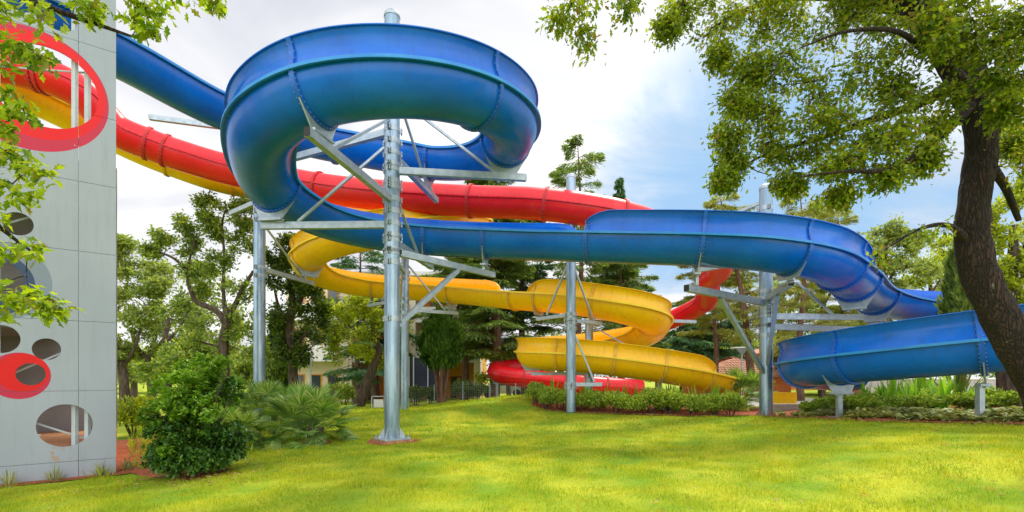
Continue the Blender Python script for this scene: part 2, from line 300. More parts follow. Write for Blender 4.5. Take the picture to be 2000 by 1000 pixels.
# ---------------------------------------------------------------- ground
GP = np.array([ # x, y, z, sigma
 (-9,6,-.25),(-7.5,9.4,-.25),(-12,10,-.3),(-6,5,-.12),(-9,14,-.1),(-7,16,0),(-4.5,9,-.02),(-3,12.3,0),(-1,9,.0),(0,6,0),(0,3,0),(3,4,0),(6,5,.15),(-3,4,0),(-6,2,0),(0,-5,0),(8,-4,.2),(-8,-4,-.1),
 (0,12,.03),(0,15,.12),(3,9,.06),(3,13,.16),(2.1,17.6,.33),(4.5,16.5,.32),(6,9,.30),(6,13,.27),(7.9,15.4,.28),(8,10,.50),(8.3,7.5,.55),(9,8.5,.70),(12,8,.9),(9.7,10.2,.80),(8.6,12.6,.62),(8.4,14,.52),(10,13,.75),(11,11,.85),(11,17,.55),(14,14,.85),(16,10,.95),(14,20,.55),
 (-.5,21,.88),(.8,21.5,.85),(-1.8,20.6,.50),(2.8,20.5,.62),(-3.5,20.5,.22),(-4.6,21.3,.24),(-3,24,.12),(-6,22,.1),(-9,20,0),(-1,25,.55),(-6,27,0),(-12,24,-.1),(-15,18,-.2),(3,26,.3),(6,20,.4),(9,20,.4),(8,26,.3),(14,26,.4),(20,20,.6),(22,12,.9),
 (-10,34,-.3),(0,34,-.1),(10,34,.1),(2,30,.2),(5,32,.1),(-1,30,.15),(-2,27,.35),(20,34,.3),(-20,30,-.3),(-30,40,-.4),(-22,10,-.3),(30,40,.4),(0,48,-.2)], float)
def GZ(x, y):
    x = np.atleast_1d(np.asarray(x, float)); y = np.atleast_1d(np.asarray(y, float))
    d2 = (x[:,None]-GP[None,:,0])**2+(y[:,None]-GP[None,:,1])**2
    ww = np.exp(-d2/(2*1.35**2))+1e-3*np.exp(-d2/(2*5.0**2))+1e-9/(1+d2)
    return (ww*GP[None,:,2]).sum(1)/ww.sum(1)
def gz(x, y): return float(GZ(x, y)[0])
def ground():
    a = np.linspace(-1, 1, 221); xs = np.sign(a)*(np.abs(a)*24+np.abs(a)**7*400); xs = xs
    b = np.linspace(-1, 1, 241); ys = 14+np.sign(b)*(np.abs(b)*24+np.abs(b)**7*400)
    X, Y = np.meshgrid(xs, ys); Z = GZ(X.ravel(), Y.ravel())
    far = np.clip((np.hypot(X.ravel(), Y.ravel()-14)-40)/60, 0, 1); Z = Z*(1-far)
    V = np.stack([X.ravel(), Y.ravel(), Z], 1); nx = len(xs); ny = len(ys)
    i, j = np.meshgrid(np.arange(nx-1), np.arange(ny-1)); q = (j*nx+i).ravel()
    loops = np.stack([q, q+1, q+1+nx, q+nx], 1).ravel(); st = np.arange(len(q))*4
    g = rawmesh('lawn', V, loops, st, M['lawn']); g.data.polygons.foreach_set('use_smooth', [True]*len(g.data.polygons)); g['kind'] = 'structure'
ground()
# ---------------------------------------------------------------- slides
class Path:
    def __init__(s, pts):
        p = [Vector(q) for q in pts]; p = [p[0]*2-p[1]]+p+[p[-1]*2-p[-2]]
        o = []
        for i in range(1, len(p)-2):
            a, b, c, d = p[i-1:i+3]
            for k in range(40):
                t = k/40; o.append(.5*((2*b)+(c-a)*t+(2*a-5*b+4*c-d)*t*t+(3*b-a-3*c+d)*t**3))
        o.append(p[-2].copy())
        for it in range(12):       # ease the curvature between the measured points
            o = [o[0]]+[(o[i-1]+o[i]*2+o[i+1])/4 for i in range(1, len(o)-1)]+[o[-1]]
        s.p = o; s.s = [0]
        for i in range(1, len(o)): s.s.append(s.s[-1]+(o[i]-o[i-1]).length)
        s.L = s.s[-1]
    def at(s, t):
        t = min(max(t, 0), s.L); i = int(np.searchsorted(s.s, t)); i = min(max(i, 1), len(s.p)-1)
        f = (t-s.s[i-1])/max(s.s[i]-s.s[i-1], 1e-9); return s.p[i-1].lerp(s.p[i], f)
    def frame(s, t):
        c = s.at(t); T = (s.at(t+.06)-s.at(t-.06)).normalized(); R = T.cross(Vector((0,0,1))).normalized(); return c, R, R.cross(T), T
    def near(s, x, y, z=None):
        return min(range(len(s.p)), key=lambda i: (s.p[i].x-x)**2+(s.p[i].y-y)**2+(0 if z is None else 4*(s.p[i].z-z)**2))
    def sn(s, x, y, z=None): return s.s[s.near(x, y, z)]
def sweep(mb, path, s0, s1, prof, step=.16, closed=False, mi=0):
    """prof(s) -> list of (a,b) pairs: a to the right of travel, b up; the list is a closed outline"""
    n = max(2, int(round((s1-s0)/step))+1); V = []; k = None
    for i in range(n):
        t = s0+(s1-s0)*i/(n-1); c, R, U, T = path.frame(t); pr = prof(t); k = len(pr)
        for a, b in pr: V.append(c+R*a+U*b)
    Fc = []
    for i in range(n-1):
        for j in range(k):
            j2 = (j+1) % k; Fc.append((i*k+j, (i+1)*k+j, (i+1)*k+j2, i*k+j2))
    h = k//2                                   # end caps as quads between the outer and the inner outline
    for j in range(h-1):
        a, b, c2, d = j, j+1, k-2-j, k-1-j
        Fc.append((a, b, c2, d)); o = (n-1)*k; Fc.append((o+d, o+c2, o+b, o+a))
    mb.add(V, Fc, mi)
def arc(r, a0, a1, n): return [(r*math.cos(a0+(a1-a0)*i/n), r*math.sin(a0+(a1-a0)*i/n)) for i in range(n+1)]
def trough(r):
    o = [(-(r+.085), -.012), (-(r+.004), -.012)]+arc(r, PI+.02, 2*PI-.02, 26)+[(r+.004, -.012), (r+.085, -.012)]
    i = [(-(r+.085), .028), (-(r-.03), .028)]+arc(r-.028, PI-.03, 2*PI+.03, 26)+[(r-.03, .028), (r+.085, .028)]
    return o+i[::-1]
def wallp(r, sg, H, w):
    o = []; i = []
    for k in range(9):
        f = k/8; a = r+.015-.105*math.sin(PI*min(f*.72,1))+.16*max(0,f-.55)**1.6; b = .030+f*H*w
        o.append((sg*a, b)); i.append((sg*(a-.022), b))
    o.append((sg*(o[-1][0]*sg+.045), o[-1][1]+.006)); o.append((o[-1][0], o[-1][1]+.02)); i.append((i[-1][0], i[-1][1]+.02)); i.append((i[-1][0]+.004*sg, i[-1][1]+.004))
    return (o+i[::-1]) if sg > 0 else (o+i[::-1])[::-1]
def ringprof(path, mb, s, r, a0, a1, h=.055, wdt=.045, n=24, mi=0, bolts=0, bmi=1):
    c, R, U, T = path.frame(s); V = []; Fc = []
    for i in range(n+1):
        t = a0+(a1-a0)*i/n; dr = R*math.cos(t)+U*math.sin(t)
        for rr, tt in ((r-.01,-wdt), (r+h,-wdt), (r+h,wdt), (r-.01,wdt)): V.append(c+dr*rr+T*tt)
    for i in range(n):
        for j in range(4):
            j2 = (j+1) % 4; Fc.append((i*4+j, i*4+j2, i*4+4+j2, i*4+4+j))
    Fc.append((0,3,2,1)); Fc.append((n*4, n*4+1, n*4+2, n*4+3)); mb.add(V, Fc, mi)
    for i in range(bolts):
        t = a0+(a1-a0)*(i+.5)/bolts; dr = R*math.cos(t)+U*math.sin(t); q = c+dr*(r+h*.62)
        mb.tube([q-T*(wdt+.016), q+T*(wdt+.016)], .011, 6, bmi)
def wallring(path, mb, s, r, sg, H, w, mi=0, bmi=1):
    c, R, U, T = path.frame(s); pr = wallp(r, sg, H, w); pr = pr if sg > 0 else pr[::-1]; V = []; Fc = []
    pts = pr[:9]
    for a, b in pts:
        for da, tt in ((-.01,-.045), (.05,-.045), (.05,.045), (-.01,.045)): V.append(c+R*(a+sg*da)+U*b+T*tt)
    for i in range(len(pts)-1):
        for j in range(4):
            j2 = (j+1) % 4; Fc.append((i*4+j, i*4+4+j, i*4+4+j2, i*4+j2))
    Fc.append((0,1,2,3)); e = (len(pts)-1)*4; Fc.append((e+3,e+2,e+1,e)); mb.add(V, Fc, mi)
    for i in (1, 3, 5, 7):
        a, b = pts[i]; q = c+R*(a+sg*.033)+U*b; mb.tube([q-T*.058, q+T*.058], .011, 6, bmi)
def open_slide(root, path, r, H, rings, walls, m):
    rings = sorted(rings); cuts = [0]+rings+[path.L]
    def wv(s):
        for (a, b, sg) in walls:
            if a <= s <= b:
                e = min(s-a if a > .01 else 9, b-s if b < path.L-.01 else 9); u = min(e/.9, 1); return sg, math.sqrt(max(1-(1-u)**2, 0))
        return 0, 0
    for i in range(len(cuts)-1):
        a, b = cuts[i]+.002*(i > 0), cuts[i+1]-.002*(i < len(cuts)-2)
        mb = MB(); sweep(mb, path, a, b, lambda t: trough(r)); sec = mb.build('trough_section', M[m], root)
        for sg in (-1, 1):
            def lipf(t, sg=sg):
                q = [(sg*(r+.055), -.022), (sg*(r+.097), -.022), (sg*(r+.097), .040), (sg*(r+.055), .040)]
                return q if sg > 0 else q[::-1]
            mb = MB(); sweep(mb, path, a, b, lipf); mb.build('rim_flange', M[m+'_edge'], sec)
        for (w0, w1, sg) in walls:
            x0, x1 = max(a, w0), min(b, w1)
            if x1-x0 > .15:
                mb = MB(); sweep(mb, path, x0, x1, lambda t: wallp(r, sg, H, max(wv(t)[1], .02)), step=.1); mb.build('side_wall', M[m], sec)
    for s in rings:
        mb = MB(); ringprof(path, mb, s, r, PI+.03, 2*PI-.03, bolts=22)
        sg, wq = wv(s)
        if wq > .3: wallring(path, mb, s, r, sg, H, wq)
        mb.build('joint_flange', [M[m+'_joint'], M['bolt']], root)
def closed_slide(root, path, r, rings, m):
    rings = sorted(rings); cuts = [0]+rings+[path.L]
    def prof(t):
        o = arc(r, PI/2, PI/2+2*PI, 36); i = arc(r-.03, PI/2, PI/2+2*PI, 36); return o+i[::-1]
    for i in range(len(cuts)-1):
        a, b = cuts[i]+.002*(i > 0), cuts[i+1]-.002*(i < len(cuts)-2)
        mb = MB(); sweep(mb, path, a, b, prof)
        for sg in (-1, 1):
            def lip(t, sg=sg): 
                q = [(sg*(r-.005), -.022), (sg*(r+.05), -.022), (sg*(r+.05), .022), (sg*(r-.005), .022)]
                return q if sg > 0 else q[::-1]
            sweep(mb, path, a, b, lip)
        nb = int((b-a)/.2)
        for k in range(nb):
            c, R, U, T = path.frame(a+(k+.5)*.2)
            for sg in (-1, 1):
                q = c+R*sg*(r+.03); mb.tube([q-U*.032, q+U*.032], .010, 5, 1)
        mb.build('tube_section', [M[m], M['bolt']], root)
    for s in rings:
        mb = MB(); ringprof(path, mb, s, r, 0, 2*PI, bolts=26, n=40); mb.build('joint_flange', [M[m+'_joint'], M['bolt']], root)

# blue open slide
Rb = .65
CX, CY, RL = -2.97, 12.3, 2.95
def lp(deg, z): return (CX+RL*math.cos(R_(deg)), CY+RL*math.sin(R_(deg)), z)
blue_pts = [(-12.2,10.2,10.1),(-11.0,11.0,9.95),(-9.74,12.3,9.7),(-8.25,14.0,9.3),(-6.2,14.95,8.95),lp(105,8.55),lp(75,8.3),lp(45,8.08),lp(15,7.88),lp(-15,7.68),lp(-45,7.47),lp(-75,7.25),lp(-105,7.05),lp(-135,6.82),lp(-165,6.58),(-5.90,12.5,6.35),
 (-5.35,13.9,6.2),(-4.1,14.75,6.06),(-2.3,15.0,5.93),(0,14.75,5.76),(2.2,14.0,5.5),(4.8,13.15,5.2),(6.6,12.95,5.02),(8.3,13.4,4.85),(10,14.7,4.62),(11.7,16.3,4.42),(13.6,17.35,4.25),(15.5,17.0,4.0),(16.9,15.2,3.7),(17.0,12.8,3.38),(15.7,10.7,3.05),(13.6,9.5,2.78),(11.6,9.35,2.55),(10.1,10.0,2.38),(8.95,11.2,2.22),(8.25,12.7,2.08),(8.35,14.2,1.97),(9.3,15.25,1.88),(10.7,15.6,1.8)]
BP = Path(blue_pts)
b_sw1 = BP.sn(2.0,14.1); b_sw2 = BP.sn(9.9,14.6); b_sw3 = BP.sn(11.2,15.9)
b_r = [BP.sn(x,y,z) for x,y,z in ((-9.9,12.1,9.7),(-8.0,14.2,9.2),(-5.3,15.1,8.8),(-2.4,15.2,8.4),(-.15,13.2,7.9),(-.75,10.4,7.5),(-3.75,9.45,7.1),(-5.9,12.4,6.35),(-2.6,15.0,5.95),(-.75,14.85,5.8),(2.2,14.0,5.5),(4.95,13.1,5.2),(7.3,13.1,4.95),(9.3,14.0,4.7),(10.4,15.1,4.6),(12.2,16.7,4.4),(14.6,17.3,4.1),(16.9,14.9,3.7),(16.4,11.5,3.2),(14.2,9.7,2.85),(9.75,10.35,2.3),(8.6,12.3,2.1),(8.5,14.1,2.0))]
blue = thing('water_slide', 'large blue open water slide spiralling round the nearest tall pole', 'water slide', (CX, CY, 0), 'water slides')
open_slide(blue, BP, Rb, .56, b_r, [(0, b_sw1-.1, -1), (b_sw1+.1, b_sw2, 1), (b_sw3, BP.L, -1)], 'blue')

# yellow open slide
def yb(px, py, D):                            # tube centre from the lower outline seen in the photograph
    k = math.atan((HOR-py)/F); d = D/math.cos(k); return ((px-1000)*D/F, D, EYE+D*math.tan(k+math.asin(.65/d)))
yellow_pts = [*[yb(*q) for q in ((-60,160,16.8),(30,212,17.6),(110,247,18.4),(229,302,19.6),(300,333,20.2),(407,371,20.9),(480,388,21.5),(560,400,22.3))],(-5.6,23.2,9.05),(-3.4,23.3,8.85),(-1.9,22.2,8.5),(-1.6,20.6,8.1),(-2.8,19.3,7.65),(-4.9,18.9,7.2),(-7.1,19.3,6.85),(-8.55,20.7,6.5),(-8.4,22.4,6.25),(-6.8,23.5,6.05),(-4.4,23.3,5.85),(-2.0,22.2,5.5),(0.2,20.6,5.05),(2.4,19.3,4.68),
 (4.2,18.6,4.25),(5.4,19.1,3.9),(5.6,20.6,3.55),(4.6,21.9,3.25),(2.8,22.4,3.0),(1.2,21.6,2.78),(.85,20.2,2.62),(1.9,19.2,2.5),(3.6,18.8,2.33),(6.0,18.7,1.98),(7.6,18.9,1.68),(8.5,19.1,1.45)]
YP = Path(yellow_pts)
y_s1 = YP.sn(-.9,21.4,5.3); y_s2 = YP.sn(.9,20.1,4.95)
y_r = [YP.sn(x,y,z) for x,y,z in ((-14.6,20.1,10),(-11.9,21.0,9.6),(-6.7,22.8,9.1),(-3.2,23.2,8.8),(-1.6,20.8,8.1),(-4.5,18.9,7.2),(-8.3,20.2,6.55),(-6.6,23.5,6.0),(-2.6,22.6,5.6),(.2,20.6,5.05),(1.2,20.0,4.9),(3.2,19.0,4.5),(5.3,19.4,3.85),(4.8,21.8,3.3),(1.9,22.1,2.9),(.95,20.9,2.7),(1.9,19.2,2.5),(3.8,18.8,2.3),(5.6,18.7,2.0),(7.3,18.85,1.7),(8.05,19,1.55))]
yel = thing('water_slide', 'yellow open water slide winding down behind the blue one', 'water slide', (-3, 21, 0), 'water slides')
open_slide(yel, YP, Rb, .52, y_r, [(0, y_s1, -1), (y_s2, YP.sn(7.4,18.9,1.7), 1)], 'yellow')

# red closed slide
Rr = .56
pc3 = lambda px, py, D: tuple(P(px, py, D))
red_pts = [*[pc3(*q) for q in ((-40,118,16.0),(60,140,16.6),(110,156,16.8),(160,183,17.2),(195,220,17.6),(232,257,18),(300,285,18.5),(350,303,18.8),(450,332,19.2),(616,366,19.2))],(-4.6,18.7,8.42),(-1.5,18.2,8.05),(1.2,17.6,7.72),(3.7,17.3,7.22),(6.0,18.1,6.72),(8.2,20.2,6.58),(9.5,22.8,6.55),(9.95,25.3,6.5),(11.0,28.2,5.95),(10.3,30.8,5.35),(7.5,32.4,4.2),(4.5,33.2,3.25),(1.5,33.2,2.5),(-.4,32.4,2.15),(-1.0,31.2,1.95),(-.1,30.2,1.65),(2.5,30,1.37),(5,30,1.1),(7.9,30.3,.9)]
RP = Path(red_pts)
r_r = [RP.sn(x,y,z) for x,y,z in (pc3(75,143,16.7),pc3(95,150,16.8),pc3(288,281,18.4),pc3(322,294,18.6),(-7.6,18.7,8.75),(-4.6,18.7,8.4),(-1.5,18.2,8.1),(1.2,17.6,7.7),(3.9,17.3,7.3),(6.9,18.8,7.1),(10.4,25.2,6.7),(10.8,28.3,5.95),(8,32,4.4),(4.5,33.2,3.2),(1.3,33.1,2.4),(-.9,31.6,2),(.8,30.1,1.6),(3.2,30,1.3),(5.7,30,1.1))]
red = thing('water_slide', 'red closed tube water slide running behind the blue one', 'water slide', (0, 30, 0), 'water slides')
closed_slide(red, RP, Rr, r_r, 'red')

# ---------------------------------------------------------------- steel poles with arms
def cradle(root, path, s, r, zarm):
    c, R, U, T = path.frame(s); mb = MB(); V = []; Fc = []; n = 14
    zb = (zarm-c.z)+.13
    for i in range(n+1):
        t = R_(218)+R_(104)*i/n; a, b = (r+.056)*math.cos(t), (r+.056)*math.sin(t); aa = a*(.55+.45*abs(i-n/2)/(n/2)) if False else a*.62
        bb = min(b-.10, max(zb+.0, b-.36))
        for tt in (-.012, .012):
            V.append(c+R*a+U*b+T*tt); V.append(c+R*aa+U*bb+T*tt)
    for i in range(n):
        q = i*4; Fc += [(q,q+4,q+5,q+1), (q+2,q+3,q+7,q+6), (q,q+2,q+6,q+4), (q+1,q+5,q+7,q+3)]
    Fc += [(0,1,3,2), (n*4, n*4+2, n*4+3, n*4+1)]
    mb.add(V, Fc)
    low = c+U*(-r-.24)
    mb.bar(low-R*.30, low+R*.30, .16, .05)
    top = Vector((low.x, low.y, zarm+.08))
    if low.z-top.z > .02: 
        for k in (-.16, .16): mb.bar(top+R*k, low+R*k, .07, .07)
    mb.build('cradle', M['galv2'], root)
def pole(label, x, y, z0, z1, rad, base=True, seams=(), group='galvanised slide support poles'):
    root = thing('support_pole', label, 'support pole', (x, y, z0), group); root['rad'] = rad
    mb = MB(); nz = 2; mb.tube([(x,y,z0+.02), (x,y,z1-.03)], rad, 40); mb.build('shaft', M['galv'], root)
    mb = MB(); mb.tube([(x,y,z1-.10),(x,y,z1-.03),(x,y,z1+.02),(x,y,z1+.05),(x,y,z1+.06)], [rad+.012, rad+.012, rad*.9, rad*.6, rad*.1], 40); mb.build('cap', M['galv2'], root)
    if base:
        bw = rad*2.1; m = Matrix.Translation((x,y,z0)) @ Matrix.Rotation(R_(38), 4, 'Z')
        mb = MB(); mb.box((-bw*1.0,-bw*1.0,-.35), (bw*1.0,bw*1.0,.075), 0, m); mb.build('footing', M['footing'], root)
        mb = MB(); mb.box((-bw*.88,-bw*.88,.078), (bw*.88,bw*.88,.10), 0, m)
        for sx in (-1,1):
            for sy in (-1,1):
                q = m @ Vector((sx*bw*.74, sy*bw*.74, 0)); mb.tube([q+Vector((0,0,.09)), q+Vector((0,0,.19))], .018, 8); mb.tube([q+Vector((0,0,.10)), q+Vector((0,0,.13))], .035, 6)
        mb.build('base_plate', M['galv2'], root)
        for k in range(6):
            a = R_(60*k+14); d = Vector((math.cos(a), math.sin(a), 0)); t = Vector((-d.y, d.x, 0))*.006; o = Vector((x,y,z0+.10)); mg = MB()
            A, B, C = o+d*(rad-.01), o+d*(rad+.13), o+d*(rad-.01)+Vector((0,0,.28)); B2 = B+Vector((0,0,.05))
            mg.add([A-t,B-t,B2-t,C-t,A+t,B+t,B2+t,C+t], [(0,1,2,3),(7,6,5,4),(0,4,5,1),(1,5,6,2),(2,6,7,3),(3,7,4,0)]); mg.build('gusset', M['galv2'], root)
    for z in seams: collar(root, z)
    return root
def collar(root, z, h=.13):
    x, y = root.location.x, root.location.y; rad = root['rad']; mb = MB()
    mb.tube([(x,y,z-h/2),(x,y,z+h/2)], rad+.008, 40)
    for a in (25, 155, 265):
        d = Vector((math.cos(R_(a)), math.sin(R_(a)), 0)); t = Vector((-d.y, d.x, 0))
        for sg in (-1, 1):
            p = Vector((x,y,z))+d*(rad+.045)+t*sg*.028; mb.bar(p-Vector((0,0,h*.55)), p+Vector((0,0,h*.55)), .012, .09)
        for dz in (-.035, .035):
            p = Vector((x,y,z+dz))+d*(rad+.05); mb.tube([p-t*.06, p+t*.06], .014, 6)
    mb.build('collar', M['galv2'], root)
def arm(root, end, z, w=.13, h=.165, cap=True, col=True, zend=None, sx=None):
    x, y = root.location.x, root.location.y; e = Vector((end[0], end[1], z if zend is None else zend)); o = Vector((x, y, z)); d = (e-o).normalized()
    mb = MB(); mb.bar(o+d*(root['rad']-.02), e, w, h); a = mb.build('arm', M['galv2'], root)
    if cap: mc = MB(); mc.bar(e, e+d*.012, w*.92, h*.92); mc.build('end_cap', M['dark'], a)
    if col: collar(root, z+.02); collar(root, z-.28 if z > 2 else z-.1)
    return e
def strut(root, p, q, w=.07, nm='strut'): MB().bar(p, q, w, w).build(nm, M['galv2'], root)
def hang(root, end, z, f, ztop, w=.06):
    x, y = root.location.x, root.location.y; o = Vector((x,y,0)); d = Vector((end[0],end[1],0))-o; L = d.length; d.normalize()
    strut(root, o+d*root['rad']+Vector((0,0,ztop)), o+d*L*f+Vector((0,0,z+.10)), w)
def brace(root, end, z, f, zlow, w=.12):
    x, y = root.location.x, root.location.y; o = Vector((x,y,0)); d = Vector((end[0],end[1],0))-o; L = d.length; d.normalize()
    strut(root, o+d*root['rad']*.9+Vector((0,0,zlow)), o+d*L*f+Vector((0,0,z-.09)), w, 'brace')

P1 = pole('thickest and nearest galvanised pole, standing on the open lawn inside the blue spiral', -2.97, 12.3, 0.0, 10.6, .188, seams=(6.3, 3.05))
for (ex, ey, z, s, hf, hz) in (((-3.65),8.85,5.98,BP.sn(-3.75,9.45,7.1),.75,7.9), (.35,12.75,6.72,BP.sn(-.15,13.2,7.9),.76,8.5), (-2.35,15.5,7.12,BP.sn(-2.4,15.2,8.4),.75,8.9), (-6.25,12.4,5.38,BP.sn(-5.9,12.4,6.35),.72,7.3), (-6.9,14.2,7.70,None,.0,0), (-.55,15.15,4.72,BP.sn(-.75,14.85,5.8),0,0), (-2.45,15.2,4.98,BP.sn(-2.6,15.0,5.95),.6,6.2)):
    arm(P1, (ex, ey), z)
    if s is not None: cradle(P1, BP, s, Rb, z)
    if hf: hang(P1, (ex, ey), z, hf, hz)
brace(P1, (-.55,15.15), 4.72, .60, 2.9)
P2 = pole('tall galvanised pole at the left, half hidden low down by the fan palms', -9.15, 18, gz(-9.15,18), 10.75, .20)
arm(P2, (-12.4,17.0), 10.5); hang(P2, (-12.4,17.0), 10.5, .6, 10.65)
e = arm(P2, (-11.0,19.4), 8.0); 
arm(P2, (-8.35,20.9), 5.55); cradle(P2, YP, YP.sn(-8.3,20.2,6.55), Rb, 5.55); hang(P2, (-8.35,20.9), 5.55, .8, 7.2)
arm(P2, (-6.3,17.2), 7.55, cap=False, w=.12, h=.14)
P3 = pole('slim galvanised pole at the hedge end, its top rising above the red tube', 2.09, 17.6, gz(2.09,17.6), 8.75, .168, base=False)
arm(P3, (.95,18.9), 3.82, .11,.12); hang(P3, (.95,18.9), 3.82, .7, 5.6); cradle(P3, YP, YP.sn(1.2,20.0,4.9), Rb, 3.95)
arm(P3, (3.35,18.6), 3.62, .11,.12); hang(P3, (3.35,18.6), 3.62, .72, 5.5); cradle(P3, YP, YP.sn(3.2,19.0,4.5), Rb, 3.62)
arm(P3, (3.2,17.7), 1.35, .12,.13); hang(P3, (3.2,17.7), 1.35, .75, 3.05)
P4 = pole('stout galvanised pole standing in bare red soil where the hedge ends, under the blue bend', 7.98, 15.6, gz(7.98,15.6), 7.6, .195, base=False, seams=(6.9,4.3))
mb = MB()
for k in range(8):
    a = R_(45*k); d = Vector((math.cos(a), math.sin(a), 0)); o = Vector((7.98,15.6,gz(7.98,15.6)-.02)); t = Vector((-d.y,d.x,0))*.01
    A, B, C = o+d*.18, o+d*.36, o+d*.18+Vector((0,0,.25)); mb.add([A-t,B-t,C-t,A+t,B+t,C+t], [(0,1,2),(5,4,3),(0,3,4,1),(1,4,5,2),(2,5,3,0)])
mb.build('gusset', M['footing'], P4)
arm(P4, (4.55,12.95), 3.93, .16,.18); cradle(P4, BP, BP.sn(4.95,13.1,5.2), Rb, 3.93); brace(P4, (4.55,12.95), 3.93, .62, 1.75, .12)
arm(P4, (7.25,12.9), 4.05, .14,.16); cradle(P4, BP, BP.sn(7.3,13.1,4.95), Rb, 4.05); brace(P4, (7.25,12.9), 4.05, .5, 2.0, .10)
arm(P4, (11.2,15.9), 3.52, .16,.18); cradle(P4, BP, BP.sn(10.4,15.1,4.6), Rb, 3.52)
arm(P4, (12.4,16.9), 3.2, .16,.18); cradle(P4, BP, BP.sn(12.2,16.7,4.4), Rb, 3.2)
strut(P4, (7.98+.15,15.7,5.4), (10.2,15.8,3.6), .06)
strut(P4, (7.98,15.6,7.15), (6.3,17.6,6.75), .09)
arm(P4, (6.4,17.5), 5.35, .14,.16)
P5 = pole('short galvanised pole in the middle of the lower yellow curl, rising out of the hedge', 3.2, 20.6, gz(3.2,20.6), 3.98, .165, base=False)
arm(P5, (8.1,21.9), 4.05, .12,.13, col=False); brace(P5, (8.1,21.9), 4.0, .75, 2.0, .11)
arm(P5, (5.75,20.2), 2.65, .12,.13); hang(P5, (5.75,20.2), 2.65, .7, 3.7)
arm(P5, (.8,20.7), 1.75, .12,.13); cradle(P5, YP, YP.sn(.95,20.9,2.7), Rb, 1.75)
P6 = pole('far galvanised pole seen just beside the thickest pole, under the upper yellow curl', -4.6, 21.3, gz(-4.6,21.3), 7.9, .17, base=False)
arm(P6, (-6.75,23.3), 4.95, .13,.14); hang(P6, (-6.75,23.3), 4.95, .6, 6.6); cradle(P6, YP, YP.sn(-6.6,23.5,6.0), Rb, 4.95)
arm(P6, (-2.45,22.5), 4.5, .13,.14); hang(P6, (-2.45,22.5), 4.5, .75, 6.4); cradle(P6, YP, YP.sn(-2.6,22.6,5.6), Rb, 4.5)
arm(P6, (-4.5,19.0), 6.1, .13,.14); cradle(P6, YP, YP.sn(-4.5,18.9,7.2), Rb, 6.1)
def post(label, path, s, r, rad=.055, x=None):
    c, R, U, T = path.frame(s); z0 = gz(c.x, c.y); root = thing('support_post', label, 'support post', (c.x, c.y, z0), 'short posts under the low slide runs')
    mb = MB(); mb.bar((c.x,c.y,z0-.05), (c.x,c.y,c.z-r-.20), rad*2, rad*2); mb.build('shaft', M['galv2'], root)
    cradle(root, path, s, r, c.z-r-.38)
    mb = MB(); mb.box((c.x-.16,c.y-.16,z0-.03), (c.x+.16,c.y+.16,z0+.02)); mb.build('base_plate', M['galv2'], root)
post('short square post under the lower blue run, at the edge of the oak trunk', BP, BP.sn(9.75,10.35,2.3), Rb)
post('short square post under the last blue bend beside the stout pole', BP, BP.sn(8.6,12.3,2.1)+.35, Rb)
post('short square post behind the hedge under the lower yellow run', YP, YP.sn(5.6,18.7,2.0), Rb)
post('low square post right under the open end of the yellow slide', YP, YP.sn(7.7,18.9,1.6), Rb)
post('short post under the low red bend beyond the lawn mound', RP, RP.sn(-.9,31.6,2), Rr, .08)

# ---------------------------------------------------------------- tower facade with round holes
W0 = Vector((-7.53, 9.45, 0)); WD = Vector((-.79, -.613, 0)).normalized(); WR = math.atan2(WD.y, WD.x)
def wt(px, py):
    k = (px-1000)/F; t = (W0.x-k*W0.y)/(k*WD.y-WD.x); Y = W0.y+WD.y*t; return t, EYE+(HOR-py)*Y/F
z_s = [.07+1.283*i for i in range(10)]
tow = thing('slide_tower', 'grey panelled tower face with round cut-outs and red and blue rings at the left edge', 'tower', (W0.x, W0.y, -.3), None)
WM = Matrix.Translation((W0.x, W0.y, 0)) @ Matrix.Rotation(WR, 4, 'Z')
holes = []
def hole(px, py, R): t, z = wt(px, py); holes.append((t, z, R)); return t, z
hole(127, 831, .385); hole(91, 682, .193); hole(35, 437, .200); hole(2, 662, .24); hole(113, 30, .27); hole(60, 731, .195); hole(-12, 545, .36)
tb, zb = .985, 6.78; holes.append((tb, zb, .72))
hole(40, -10, .28)
mb = MB(); g = .007
xs = [0, .543, 1.83, 3.1, 4.4]
for i in range(len(xs)-1):
    zl = [-.5]+z_s
    for j in range(len(zl)-1): mb.box((xs[i]+g/2, -.03, zl[j]+g/2), (xs[i+1]-g/2, 0, zl[j+1]-g/2), 0, WM)
fac = mb.build('facade_panel', M['white'], None, smooth=False)
cb = MB()
for (t, z, R) in holes:
    cb.tube([WM @ Vector((t, -.3, z)), WM @ Vector((t, .3, z))], R, 56)
cut = cb.build('cutter', M['white'], None, smooth=False)
md = fac.modifiers.new('b', 'BOOLEAN'); md.object = cut; md.operation = 'DIFFERENCE'; md.solver = 'EXACT'; md.use_self = True
bpy.context.view_layer.update()
me = bpy.data.meshes.new_from_object(fac.evaluated_get(bpy.context.evaluated_depsgraph_get())); fac.modifiers.clear(); fac.data = me
bpy.data.objects.remove(cut); fac.parent = tow; fac.matrix_parent_inverse = pinv(tow)
sb_ = MB()
for i in range(len(xs)-1):
    for z in z_s[:-1]:
        for (tt, zz) in ((xs[i]+.05, z+.05), (xs[i+1]-.05, z+.05), (xs[i]+.05, z+1.23), (xs[i+1]-.05, z+1.23), (xs[i]+.05, z+.64), (xs[i+1]-.05, z+.64)):
            if all((tt-h[0])**2+(zz-h[1])**2 > (h[2]+.03)**2 for h in holes): sb_.tube([WM @ Vector((tt, 0, zz)), WM @ Vector((tt, .006, zz))], .009, 8)
sb_.build('panel_screws', M['galv2'], tow)
